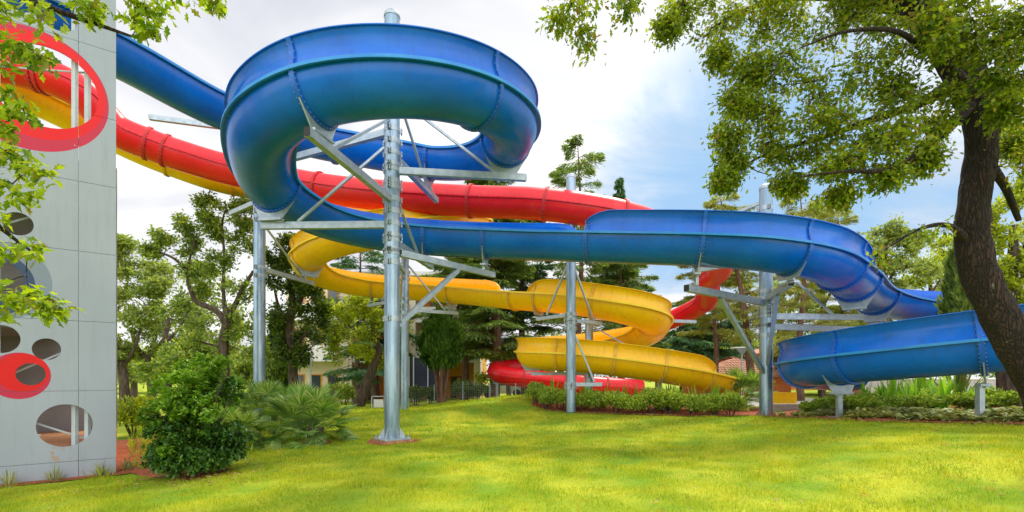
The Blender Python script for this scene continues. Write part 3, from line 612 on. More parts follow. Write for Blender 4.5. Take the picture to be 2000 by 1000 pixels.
def facade_mat():
    m = mat('facade_paint', (.31,.345,.39), .5, .35, c2=(.345,.38,.425), scale=.7, rvar=.05, streak=((.22,.24,.26), .35)); t = m.node_tree; b = t.nodes['Principled BSDF']
    base = b.inputs['Base Color'].links[0].from_socket
    geo = N(t, 'ShaderNodeNewGeometry'); inv = WM.inverted(); mp = N(t, 'ShaderNodeVectorMath', operation='DOT_PRODUCT')
    s1 = N(t, 'ShaderNodeVectorMath', operation='SUBTRACT'); t.links.new(geo.outputs['Position'], s1.inputs[0]); s1.inputs[1].default_value = (W0.x, W0.y, 0)
    t.links.new(s1.outputs[0], mp.inputs[0]); mp.inputs[1].default_value = WD; T = mp.outputs['Value']
    sp = N(t, 'ShaderNodeSeparateXYZ'); t.links.new(geo.outputs['Position'], sp.inputs[0]); Z = sp.outputs[2]
    def mm(op, a, b2):
        n = N(t, 'ShaderNodeMath', operation=op)
        for i, v in enumerate((a, b2)):
            if isinstance(v, (int, float)): n.inputs[i].default_value = v
            else: t.links.new(v, n.inputs[i])
        return n.outputs[0]
    def disc(t0, z0, R): 
        a = mm('SUBTRACT', T, t0); c = mm('SUBTRACT', Z, z0); return mm('LESS_THAN', mm('ADD', mm('MULTIPLY', a, a), mm('MULTIPLY', c, c)), R*R)
    cur = base
    for (t0, z0, R, c) in ((1.19, 6.68, 1.08, (.52,.02,.055)), (1.09, 6.76, .93, (.72,.004,.004)), (*wt(0, 548), .66, (.20,.24,.29)), (*wt(-20, 552), .56, (.035,.065,.13)), (*wt(38, 734), .405, (.50,.02,.06)), (*wt(45, 728), .335, (.66,.003,.003))):
        q = N(t, 'ShaderNodeMix', data_type='RGBA'); t.links.new(disc(t0, z0, R), q.inputs[0]); t.links.new(cur, q.inputs[6]); q.inputs[7].default_value = (*c, 1); cur = q.outputs[2]
    # rust-coloured splashes below the lowest hole
    n = N(t, 'ShaderNodeTexNoise'); n.inputs['Scale'].default_value = 11; n.inputs['Detail'].default_value = 7; t.links.new(geo.outputs['Position'], n.inputs[0])
    ms = mm('MULTIPLY', mm('GREATER_THAN', n.outputs[0], .57), disc(*wt(122, 885), .17))
    q = N(t, 'ShaderNodeMix', data_type='RGBA'); t.links.new(mm('MULTIPLY', ms, .55), q.inputs[0]); t.links.new(cur, q.inputs[6]); q.inputs[7].default_value = (.42,.24,.07, 1)
    t.links.new(q.outputs[2], b.inputs['Base Color']); return m
fac.data.materials.clear(); fac.data.materials.append(facade_mat())
# frame, floors and stairs behind the facade
def wl(t, d, z): return WM @ Vector((t, -d, z))
for t in (.42, .60, 1.62, 2.9):
    MB().bar(wl(t, .13, -.4), wl(t, .13, 11.5), .07, .07).build('frame_post', M['grey'], tow)
for z in (5.85+.45, 1.75+1.2+.0, 9.4): MB().bar(wl(.02, .20, z-.3), wl(4.3, .20, z-.3), .06, .13).build('frame_beam', M['grey'], tow)
MB().bar(wl(1.5, .22, .95), wl(.25, .22, .35), .03, .03).build('brace_rod', M['grey'], tow)
MB().bar(wl(1.5, .22, 1.62), wl(.3, .22, 2.35), .03, .03).build('brace_rod', M['grey'], tow)
MB().bar(wl(1.75, .22, 4.15), wl(.3, .22, 5.0), .03, .03).build('brace_rod', M['grey'], tow)
MB().bar(wl(2.0, .22, 6.9), wl(.2, .22, 7.4), .025, .025).build('brace_rod', M['grey'], tow)
m_ = MB(); m_.box((.03, -3.39, -.45), (5, -.25, .36), 0, WM); m_.build('floor_slab', M['wood'], tow, smooth=False)
m_ = MB(); m_.box((.03, -3.65, -.4), (5, -3.4, 6.7), 0, WM); m_.build('back_wall', M['shade'], tow, smooth=False)
m_ = MB(); m_.box((1.0, -3.4, 2.5), (5, -.5, 2.62), 0, WM); m_.build('landing', M['shade'], tow, smooth=False)
m_ = MB(); m_.box((1.2, -3.4, 5.2), (5, -.8, 5.3), 0, WM); m_.build('landing', M['shade'], tow, smooth=False)
for k in range(10):
    m_ = MB(); m_.box((1.0+k*.3, -2.6, .1+k*.24), (1.3+k*.3, -1.4, .14+k*.24), 0, WM); m_.build('stair_tread', M['grey'], tow, smooth=False)
MB().bar(wl(.9,1.35,.0), wl(4,1.35,2.45), .05, .25).build('stringer', M['grey'], tow)
# ---------------------------------------------------------------- soil beds, paths
def polyin(px, py, poly):
    px = np.asarray(px); py = np.asarray(py); ins = np.zeros(px.shape, bool); n = len(poly)
    for i in range(n):
        x1, y1 = poly[i]; x2, y2 = poly[(i+1) % n]
        c = ((y1 > py) != (y2 > py)) & (px < (x2-x1)*(py-y1)/((y2-y1) if y2 != y1 else 1e-9)+x1); ins ^= c
    return ins
BEDS = []
def patch(name, poly, m, dz=.012, step=.22, kind='structure', wob=.12):
    xs = [p[0] for p in poly]; ys = [p[1] for p in poly]; BEDS.append(poly)
    n = []
    for i in range(len(poly)):                     # wobbly outline
        a, b = Vector((*poly[i], 0)), Vector((*poly[(i+1) % len(poly)], 0)); k = max(1, int((b-a).length/.25))
        for j in range(k):
            q = a.lerp(b, j/k); n.append((q.x+wob*mnoise.noise(q*2.3), q.y+wob*mnoise.noise(q*2.3+Vector((5,5,5)))))
    import mathutils.geometry as mg
    cx0, cx1, cy0, cy1 = min(xs), max(xs), min(ys), max(ys)
    gx = np.arange(cx0, cx1, step); gy = np.arange(cy0, cy1, step); X, Y = np.meshgrid(gx, gy); X = X.ravel(); Y = Y.ravel(); ok = polyin(X, Y, n)
    pts = [Vector(p) for p in n]+[Vector((a, b)) for a, b in zip(X[ok], Y[ok])]
    vs, es, fs, *_ = mg.delaunay_2d_cdt(pts, [(i, (i+1) % len(n)) for i in range(len(n))], [], 1, 1e-4)
    z = GZ([v.x for v in vs], [v.y for v in vs])+dz
    mb = MB(); mb.add([(v.x, v.y, float(q)+.02*mnoise.noise(Vector((v.x*3, v.y*3, 0)))*(dz > .02)) for v, q in zip(vs, z)], [tuple(f) for f in fs])
    o = mb.build(name, m); o['kind'] = kind; return o
bedR = [(7.75,15.2),(7.72,13.3),(8.05,11.2),(9.15,9.75),(9.7,9.2),(12,8.2),(20,8),(24,18),(16,19.5),(10.4,17.6),(8.6,16.2)]
patch('soil_bed', bedR, M['soil'], .02)
bedH = [(.75,18.6),(2.6,17.25),(5,16.5),(7.3,15.7),(8.3,16.3),(9.5,18),(9,20),(5,20.5),(1.6,21.2),(.9,20.2)]
patch('soil_bed', bedH, M['soil'], .02)
wl2 = lambda t, d: (WM @ Vector((t, d, 0))).to_2d()
patch('soil_strip', [tuple(wl2(-.3,-.25)), tuple(wl2(-.35,.30)), tuple(wl2(.8,.33)), tuple(wl2(2.6,.36)), tuple(wl2(2.6,-.2))], M['soil'], .02, wob=.05)
patch('dirt_patch', [(-8.6,9.8),(-7.3,9.5),(-6.3,8.6),(-5.2,7.95),(-4.9,8.6),(-5.8,9.8),(-6.6,10.6),(-7.6,13.5),(-10,15),(-11,12)], M['soil'], .015, wob=.25)
patch('dirt_patch', [(-5.5,12.2),(-5.15,11.75),(-4.45,11.85),(-4.45,12.4),(-5,12.9)], M['soil'], .015)
patch('dirt_patch', [(-3.55,12.0),(-3.0,11.6),(-2.35,12.1),(-2.3,12.6),(-3,12.95),(-3.6,12.6)], M['soil'], .012, wob=.10)
patch('paving', [(8.6,20.4),(12,20),(17,20.3),(26,19),(34,24),(34,30),(8,30),(7.5,24)], M['concrete'], .01, .8, wob=0)

# ---------------------------------------------------------------- grass blades on the lawn
def grass():
    Pz = []
    for (y0, y1, dens, hgt, wid) in ((3.4,6.5,2900,.052,.0062),(6.5,9,2200,.042,.007),(9,13,1100,.045,.011),(13,19,420,.05,.018),(19,27,130,.06,.030)):
        A = (y1**2-y0**2)*1.12; n = int(A*dens)
        y = np.sqrt(RS.uniform(y0**2, y1**2, n)); x = RS.uniform(-1.12, 1.12, n)*y
        if y0 < 4: y = RS.uniform(y0, y1, n); x = RS.uniform(-1.15, 1.15, n)*y1
        ok = np.ones(n, bool)
        for b in BEDS: ok &= ~polyin(x, y, b)
        d = (x-W0.x)*WD.x+(y-W0.y)*WD.y; c = (x-W0.x)*WD.y*-1+(y-W0.y)*WD.x    # signed distance from the facade
        ok &= ~((d > -.3) & (c < .30))
        x, y = x[ok], y[ok]; Pz.append(np.stack([x, y, np.full(len(x), hgt), np.full(len(x), wid)], 1))
    A = np.concatenate(Pz); n = len(A); z = GZ_fast(A[:,0], A[:,1])
    th = RS.uniform(0, 2*PI, n); kk = np.array([mnoise.noise(Vector((p*1.7, q*1.7, 0))) for p, q in zip(A[:,0], A[:,1])]); h = A[:,2]*RS.uniform(.4, 1.3, n)*(1+.75*np.clip(kk*2,-.8,1.2))*np.where(RS.rand(n) < .02, 1.8, 1); wv = A[:,3]; tx = RS.normal(0, .45, n)*h; ty = RS.normal(0, .45, n)*h
    V = np.zeros((n, 3, 3)); cx_, sx_ = np.cos(th)*wv/2, np.sin(th)*wv/2
    V[:,0] = np.stack([A[:,0]-cx_, A[:,1]-sx_, z-.004], 1); V[:,1] = np.stack([A[:,0]+cx_, A[:,1]+sx_, z-.004], 1); V[:,2] = np.stack([A[:,0]+tx, A[:,1]+ty, z+h], 1)
    o = rawmesh('grass', V.reshape(-1,3), np.arange(3*n), np.arange(n)*3, M['grass']); tag(o, 'short yellow-green grass blades covering the lawn', 'grass', kind='stuff')
def GZ_fast(x, y):
    gx = np.arange(-32, 32.01, .25); gy = np.arange(2, 32.01, .25); X, Y = np.meshgrid(gx, gy); Zg = GZ(X.ravel(), Y.ravel()).reshape(X.shape)
    fx = np.clip((x+32)/.25, 0, len(gx)-1.001); fy = np.clip((y-2)/.25, 0, len(gy)-1.001); i = fx.astype(int); j = fy.astype(int); u = fx-i; v = fy-j
    return Zg[j,i]*(1-u)*(1-v)+Zg[j,i+1]*u*(1-v)+Zg[j+1,i]*(1-u)*v+Zg[j+1,i+1]*u*v
grass()

# ---------------------------------------------------------------- trees
def smooth(pts, k=6):
    p = [Vector(q[:3]) for q in pts]; r = [q[3] for q in pts]; o = []; ro = []
    p2 = [p[0]*2-p[1]]+p+[p[-1]*2-p[-2]]
    for i in range(1, len(p2)-2):
        a, b, c, d = p2[i-1:i+3]
        for j in range(k):
            t = j/k; o.append(.5*((2*b)+(c-a)*t+(2*a-5*b+4*c-d)*t*t+(3*b-a-3*c+d)*t**3)); ro.append(r[i-1]*(1-t)+r[i]*t)
    o.append(p[-1]); ro.append(r[-1]); return o, ro
def limbpx(pts, D0): 
    """pts: (px, py, width px[, depth])"""
    o = []
    for q in pts:
        D = q[3] if len(q) > 3 else D0; v = P(q[0], q[1], D); o.append((v.x, v.y, v.z, q[2]*D/F/2))
    return o
def fol(clumps, nodes, bm, per=12, lsize=.1, tl=.5, spread=.10, drop=0, tips=.55, brr=.012, tw=True, rnd=None, up=.2):
    """clumps: (centre, (rx,ry,rz), n leaves). Adds branches to bm (MB), returns leaf pos, dir."""
    rnd = rnd or random; PO = []; DI = []
    NV = np.array([tuple(n) for n in nodes]); clumps = sorted(clumps, key=lambda q: float(((NV-np.array(q[0]))**2).sum(1).min()))
    for (c, rad, n) in clumps:
        c = Vector(c); j = int(np.argmin(((NV-np.array(c))**2).sum(1)+ (NV[:,2] > c.z+.3)*.3)); a = Vector(NV[j]); d = c-a
        if d.length > .12:
            L = d.length; m = a.lerp(c, .4)+Vector((rnd.uniform(-1,1), rnd.uniform(-1,1), rnd.uniform(-.3,1)))*L*.16; m2 = a.lerp(c, .75)+Vector((rnd.uniform(-1,1), rnd.uniform(-1,1), rnd.uniform(-.5,.6)))*L*.12
            q, _ = smooth([(*a,0),(*m,0),(*m2,0),(*c,0)], 4); rr = [brr*(1+.9*min(L,2.5))*(1-.75*i/(len(q)-1)) for i in range(len(q))]
            bm.tube(q, rr, 5, caps=False); NV = np.concatenate([NV, np.array([tuple(v) for v in q[3:]])])
        k = max(1, n//per)
        for i in range(k):
            u = Vector((rnd.gauss(0,1), rnd.gauss(0,1), rnd.gauss(0,1)+up)).normalized(); f = rnd.uniform(.45, 1.05)
            e = c+Vector((u.x*rad[0], u.y*rad[1], u.z*rad[2]))*f; s0 = c+(e-c)*rnd.uniform(.0,.35)
            e.z -= drop*rnd.random(); mid = s0.lerp(e, .55)+Vector((0,0,.08*(e-s0).length))
            if tw: bm.tube([s0, mid, e], [brr*.55, brr*.42, brr*.2], 3, caps=False)
            t = np.array([tips+(1-tips)*rnd.random()**.7 for _ in range(per)]); s_ = np.array(s0); m_ = np.array(mid); e_ = np.array(e)
            pp = (1-t)[:,None]**2*s_+2*((1-t)*t)[:,None]*m_+(t**2)[:,None]*e_+RS.normal(0, spread, (per,3))
            dd = (e_-s_)[None,:]/max(np.linalg.norm(e_-s_), .01)*.9+RS.normal(0, .65, (per,3)); PO.append(pp); DI.append(dd)
    return np.concatenate(PO), np.concatenate(DI)
def tree(name, label, cat, trunk, limbs, clumps, lm, lsize, tmpl=T_LEAF, bark='bark2', group=None, per=12, spread=.1, n=10, drop=0, brr=.012, tw=True, wid=1.0, jit=.12, tips=.5, big=False, seed=1, roll=.6):
    rnd = random.Random(seed); root = thing(name, label, cat, trunk[0][:3], group); tm = MB(); bm = MB(); nodes = []
    q, r = smooth(trunk, 10 if big else 5); tm.tube(q, r, 44 if big else n, jit=jit); nodes += q[len(q)//2:]
    for l in limbs:
        q, r = smooth(l, 6); bm.tube(q, r, 14 if big else 7, caps=False, jit=jit*.7); nodes += q[1:]
    po, di = fol(clumps, nodes, bm, per, lsize, spread=spread, drop=drop, brr=brr, tw=tw, tips=tips, rnd=rnd)
    tm.build('trunk', M[bark], root)
    if bm.v: bm.build('branches', M[bark], root)
    sc = lsize*RS.uniform(.45, 1.4, len(po)); leafmesh('crown', tmpl, po, di, sc, M[lm], root, wid=wid, roll=roll)
    return root
def blobs(lst, D0, dens, dr=1.0, seed=0, sub=None):
    """lst: (px, py, rx, ry[, depth]) -> sub-clumps scattered through each blob's volume"""
    rnd = random.Random(seed); o = []
    for b in lst:
        D = b[4] if len(b) > 4 else D0; c = P(b[0], b[1], D); rx, rz = b[2]*D/F, b[3]*D/F; ry = (rx+rz)/2*dr; k = max(2, int(round((sub or 5)))); 
        for i in range(k):
            while True:
                u = Vector((rnd.uniform(-1,1), rnd.uniform(-1,1), rnd.uniform(-1,1)))
                if u.length < 1: break
            sz = rnd.uniform(.28,.5); o.append((c+Vector((u.x*rx*.8, u.y*ry*.8, u.z*rz*.8)), (rx*sz, ry*sz, rz*sz*.8), int(dens*rnd.uniform(.7,1.3)/k)))
    return o
# foreground oak on the right
trunk = [(*Vector((8.35,7.4,gz(8.35,7.4)-.1)),.40)]+limbpx([(2045,770,74),(1995,690,66),(1948,610,60),(1912,530,58),(1898,455,55),(1904,380,51),(1916,300,50),(1913,225,56),(1885,150,62),(1848,85,60),(1800,15,52),(1745,-70,46),(1690,-170,38)], 7.5)
limbs = [limbpx([(1915,225,46),(1960,185,38,7.3),(2020,165,32,7.0),(2120,120,26,6.6),(2260,60,16,6)],7.5),
 limbpx([(1895,180,26),(1850,125,16,7.0),(1800,92,12,6.7),(1745,60,9,6.4),(1650,62,6,6.2),(1560,95,2,6)],7.5),
 limbpx([(1880,150,30),(1800,200,18,7.6),(1700,235,14,7.7),(1600,270,10,7.6),(1500,300,6,7.4),(1450,325,2,7.3)],7.5),
 limbpx([(1900,200,26),(1820,280,16,6.9),(1740,330,12,6.5),(1650,335,6,6.4),(1560,345,2,6.4)],7.5),
 limbpx([(1850,85,40),(1740,10,30,8.2),(1600,-10,20,8.6),(1480,10,10,8.8),(1380,60,3,9)],7.5),
 limbpx([(1800,15,40),(1700,-60,28,6.8),(1500,-140,20,6.2),(1300,-120,13,5.8),(1150,-50,8,5.5),(1110,20,4,5.4)],7.5),
 limbpx([(1800,15,34),(1640,-40,22,7.6),(1500,-60,14,7.8),(1350,-30,8,7.9)],7.5),
 limbpx([(1745,-70,40),(1800,-260,30,6.5),(1900,-420,20,5)],7.5),
 limbpx([(1916,300,22),(1960,360,14,7.8),(1990,430,9,8)],7.5),
 limbpx([(1890,470,18),(1850,440,10,7.2),(1790,450,6,7.0),(1710,500,4,6.9)],7.5),
 limbpx([(1745,-70,36),(1500,-500,26,4.2),(1400,-900,14,3)],7.5)]
bl = [(1335,15,50,35,8.6),(1300,50,28,22,8.3),(1420,45,65,48,8.6),(1400,108,32,30,8.2),(1500,30,75,50,8.4),(1460,125,50,38,7.8),(1435,195,42,34,7.6),(1428,262,36,28,7.4),(1440,318,34,22,7.4),(1415,345,24,10,7.3),(1540,140,75,50,7.6),(1510,225,65,42,7.4),(1530,295,62,30,7.3),(1540,352,30,12,7.3),
 (1600,50,85,60,7.9),(1640,155,85,58,7.2),(1620,245,80,48,6.9),(1640,312,62,26,6.7),(1700,50,80,70,7.4),(1740,170,78,58,6.9),(1740,262,70,42,6.6),(1720,335,50,22,6.6),(1800,70,70,62,6.5),(1835,210,50,50,6.8),(1815,300,30,28,6.7),(1560,-20,100,50,7.8),(1700,-40,110,60,7.4),(1850,-10,90,62,6.6),
 (1920,50,70,60,6.4),(1960,130,60,45,6.3),(1990,50,60,80,6.2),(1978,205,42,36,6.7),(2050,300,50,60,6.8),(1985,275,26,26,7.6),(1640,375,20,8,6.9)]
c1 = blobs(bl, 7.2, 1250, 1.0, 3, 11)
c1 += blobs([(1845,440,26,8,7.1),(1722,500,16,7,6.9),(1790,448,30,6,7.0),(1600,385,14,10,7.3)], 7, 110, 1, 9, 4)
c1 += blobs([(1120,10,42,45,5.4),(1140,75,22,45,5.4),(1085,25,30,22,5.4),(1225,8,14,14,5.6),(1190,-40,70,30,5.6),(1300,-60,60,40,5.8)], 5.5, 220, 1.0, 5, 5)
c1 += blobs([(1500,-180,160,90,6.2),(1300,-150,120,70,5.8),(1750,-200,200,100,6),(2000,-100,160,120,6),(2200,60,160,140,6.2),(2150,250,120,100,6.4),(1600,-450,250,160,4.6),(1900,-450,250,200,5),(1450,-850,300,250,3.2)], 6, 420, 1.2, 6, 8)
oak = tree('oak_tree', 'large leaning oak with dark furrowed trunk in the right foreground', 'tree', trunk, limbs, c1, 'oak', .078, T_OAK, 'bark', per=11, spread=.07, jit=.10, brr=.007, big=True, drop=.12, seed=2, group='oaks framing the lawn')
# overhanging oak at the left edge
tb3 = Vector((-8.2,4.4,gz(-8.2,4.4)-.1))
trunk = [(*tb3,.30),(-8.1,4.4,1.5,.26),(-7.9,4.4,3.2,.22),(-7.6,4.5,5.0,.18),(-7.4,4.6,7,.12),(-7.2,4.7,8.6,.07)]
limbs = [[(-7.8,4.4,3.6,.09),(-6.6,4.6,3.7,.06),(-5.5,4.8,3.4,.035),(-4.75,4.9,2.85,.012)],[(-7.7,4.4,4.2,.09),(-6.4,4.7,4.4,.05),(-5.2,4.8,4.2,.02)],[(-7.6,4.5,5.0,.09),(-6.2,4.6,5.1,.05),(-4.9,4.7,4.8,.02)],[(-7.5,4.5,5.6,.09),(-6.0,4.8,5.7,.05),(-4.6,5.0,5.3,.03),(-3.9,5.1,5.1,.012)],[(-7.4,4.6,6.2,.08),(-5.6,5.0,6.2,.05),(-4.2,5.2,5.8,.03),(-3.2,5.3,5.6,.010)]]
c2 = blobs([(0,20,55,35),(60,12,50,22),(20,70,40,25),(0,120,45,35),(50,92,22,12),(85,108,16,9),(-5,190,32,30),(45,212,20,10),(10,255,38,22),(0,310,35,25),(70,328,24,10),(30,300,28,14),(0,370,30,22),(50,383,22,8),(-10,430,22,14),(55,478,22,8),(10,490,24,14),(-5,560,32,22),(45,570,28,10),(85,590,20,8),(108,604,14,8),(10,600,26,10),(150,5,45,10,5.0),(180,22,22,10,5.0),(262,32,24,12,5.1),(300,18,28,10,5.1),(300,58,16,12,5.1),(430,2,12,6,5.2),(265,2,34,8,5.1),(340,-30,80,20,5.2),(-80,100,70,150),(-80,400,60,150)], 4.8, 85, .9, 8, 3)
tree('oak_tree', 'leafy oak branches hanging in front of the grey tower at the left edge', 'tree', trunk, limbs, c2, 'oakd', .098, T_OAK, 'bark', per=9, spread=.045, brr=.005, drop=.05, seed=4, tips=.35, group='oaks framing the lawn')

def tr(name, label, D, trunk, limbs, bl, lm, dens, lsize, seed, bark='bark2', sub=5, tmpl=T_LEAF, group='trees behind the slides', wid=1.2, spread=None, per=12, dr=1.0, tips=.4, brr=.02):
    t = limbpx(trunk, D); b = t[0]; t[0] = (b[0], b[1], gz(b[0], b[1])-.1, b[3]*1.15)
    return tree(name, label, 'tree', t, [limbpx(l, D) for l in limbs], blobs(bl, D, dens, dr, seed, sub), lm, lsize, tmpl, bark, group, per=per, spread=spread or D*.005, seed=seed, brr=brr, wid=wid, tips=tips)
tr('oak_tree', 'crooked open-crowned oak left of the left slide pole, its forked dark limbs showing', 21, [(443,775,20),(438,720,19),(437,670,18),(442,630,16),(446,600,14)],
 [[(442,630,14),(420,605,11),(385,590,9),(370,560,8),(363,530,7),(340,505,5),(305,490,3)],[(444,620,12),(462,590,10),(475,560,8),(495,530,6)],[(440,610,9),(436,560,6),(438,500,5),(434,440,4),(440,410,3)],[(363,530,5),(375,490,4),(385,455,3)],[(442,680,6),(400,670,4),(370,660,3)]],
 [(355,440,30,20),(330,470,35,22),(300,490,30,15),(370,480,35,25),(400,420,40,22),(450,410,45,25),(480,400,25,20),(420,450,30,20),(470,440,25,20),(390,520,40,25),(440,510,35,30),(400,560,45,30),(470,570,35,35),(350,590,50,30),(440,640,50,35),(380,650,45,35),(490,640,30,35),(360,700,40,30),(500,700,30,40),(470,480,30,25),(410,395,25,12)], 'leafA', 900, .14, 11, brr=.013)
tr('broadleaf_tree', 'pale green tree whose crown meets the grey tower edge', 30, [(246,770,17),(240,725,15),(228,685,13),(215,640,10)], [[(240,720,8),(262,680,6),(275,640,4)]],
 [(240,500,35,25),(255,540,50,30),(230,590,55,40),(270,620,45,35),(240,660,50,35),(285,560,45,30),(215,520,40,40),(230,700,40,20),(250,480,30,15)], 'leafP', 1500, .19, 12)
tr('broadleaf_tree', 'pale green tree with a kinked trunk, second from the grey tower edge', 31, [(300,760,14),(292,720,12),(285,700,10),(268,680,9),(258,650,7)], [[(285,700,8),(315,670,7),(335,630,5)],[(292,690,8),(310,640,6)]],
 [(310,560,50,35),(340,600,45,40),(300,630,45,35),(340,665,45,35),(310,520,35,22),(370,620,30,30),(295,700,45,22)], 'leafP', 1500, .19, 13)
tr('broadleaf_tree', 'deep green tree behind the laurel bush, its trunk thin and dark', 27, [(330,770,12),(328,720,11),(322,670,9),(330,620,7)], [[(322,670,6),(350,640,5),(370,600,3)]],
 [(350,700,45,30),(400,720,40,30),(330,730,45,25),(390,680,40,30),(300,720,35,30)], 'leafA', 1100, .2, 14)
tr('broadleaf_tree', 'dense dark tree right behind the left slide pole', 24, [(575,790,20),(572,720,18),(566,650,15),(570,580,12),(560,520,9)], [[(570,620,10),(590,580,8),(600,540,5)],[(568,650,9),(545,600,6),(535,560,4)],[(570,680,8),(600,650,5)]],
 [(560,500,40,30),(595,530,40,30),(545,555,40,35),(600,590,45,35),(555,620,40,35),(595,650,40,30),(560,690,40,35),(605,560,35,25),(530,510,25,25),(575,470,25,15),(540,650,30,40),(590,700,30,25),(620,620,25,25)], 'leafD', 1300, .16, 15)
tr('broadleaf_tree', 'round light green tree on a leaning pale trunk, just left of the thickest pole', 27, [(699,797,24),(712,760,20),(728,720,17),(740,690,14),(730,650,11),(728,620,9)], [[(730,650,9),(735,615,8),(752,595,6),(770,585,4)],[(730,655,6),(705,650,5),(680,635,3)]],
 [(690,615,45,25),(655,640,40,28),(730,600,40,25),(700,655,50,28),(745,640,35,35),(680,690,40,25),(735,690,35,28),(650,605,30,18),(710,585,35,15),(775,640,25,40),(770,600,20,20),(640,670,20,20)], 'leafY', 900, .16, 16)
tr('broadleaf_tree', 'bright backlit tree behind the foreground oak trunk at the right edge', 13, [(1975,800,36),(1966,740,32),(1958,660,26),(1975,560,20),(1980,440,14)], [[(1970,600,12),(1940,520,8),(1935,430,5)],[(1975,540,12),(2030,430,8)]],
 [(1960,440,35,50),(1985,380,40,50),(1950,510,30,35),(1990,520,30,60),(1960,560,28,25),(2010,300,50,60),(1975,260,35,40),(2060,420,60,80),(1990,600,30,30)], 'leafY', 1200, .11, 17, wid=1.1)
tr('broadleaf_tree', 'feathery light green tree just left of the foreground oak trunk', 25, [(1730,790,14),(1726,700,12),(1732,600,10),(1728,520,8),(1735,450,5)], [[(1728,560,6),(1760,510,4),(1785,470,3)],[(1730,540,6),(1700,490,4)]],
 [(1730,450,35,25),(1700,490,35,25),(1765,480,40,30),(1740,520,50,30),(1800,520,40,25),(1690,540,35,22),(1790,470,30,20),(1755,560,40,20)], 'leafP', 1100, .17, 18)
tr('broadleaf_tree', 'yellowish thin tree beside the oak trunk above the far blue curve', 27, [(1815,790,12),(1812,700,10),(1818,600,8),(1815,530,5)], [[(1815,580,5),(1840,540,3)]],
 [(1815,520,40,20),(1840,490,35,28),(1850,545,30,25),(1790,550,30,18)], 'leafY', 1000, .17, 19)
tr('broadleaf_tree', 'low bright green tree right of the red bend by the far fence', 33, [(995,775,10),(992,740,8),(990,710,6)], [], [(960,700,25,16),(985,730,30,16),(950,735,18,14),(1040,735,30,14),(1000,700,25,20)], 'leafY', 420, .2, 20)

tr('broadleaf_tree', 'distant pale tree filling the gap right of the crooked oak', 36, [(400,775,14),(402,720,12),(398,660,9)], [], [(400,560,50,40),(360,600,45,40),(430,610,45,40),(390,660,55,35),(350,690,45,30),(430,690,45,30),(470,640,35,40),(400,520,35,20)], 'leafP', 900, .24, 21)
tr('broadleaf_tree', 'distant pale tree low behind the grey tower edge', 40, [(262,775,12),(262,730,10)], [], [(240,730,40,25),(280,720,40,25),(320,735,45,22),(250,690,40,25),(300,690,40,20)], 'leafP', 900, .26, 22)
tr('broadleaf_tree', 'mid green tree showing above the fan palms left of the cream building', 33, [(520,780,12),(522,720,10)], [], [(500,720,35,28),(530,740,35,22),(485,745,30,18),(515,690,30,22),(470,715,30,22)], 'leafA', 800, .22, 23)
tr('broadleaf_tree', 'soft green tree behind the high blue bend, between the two airy pines', 31, [(1606,785,13),(1604,700,11),(1608,600,9),(1600,520,7)], [[(1606,600,6),(1640,540,4)],[(1604,580,6),(1570,530,4)]], [(1600,440,40,28),(1560,480,40,28),(1640,480,40,28),(1600,530,45,30),(1650,560,40,28),(1560,590,35,28),(1620,640,45,30),(1560,660,35,25),(1680,620,35,25)], 'leafP', 600, .19, 24)
tr('broadleaf_tree', 'olive green tree filling the gap behind the stout pole', 37, [(1522,785,11),(1520,700,9),(1524,600,7)], [[(1522,640,5),(1545,600,3)]], [(1520,560,35,30),(1545,600,35,30),(1500,620,35,30),(1530,660,40,30),(1440,600,30,25),(1450,560,25,20),(1545,710,40,20)], 'leafA', 650, .22, 25)
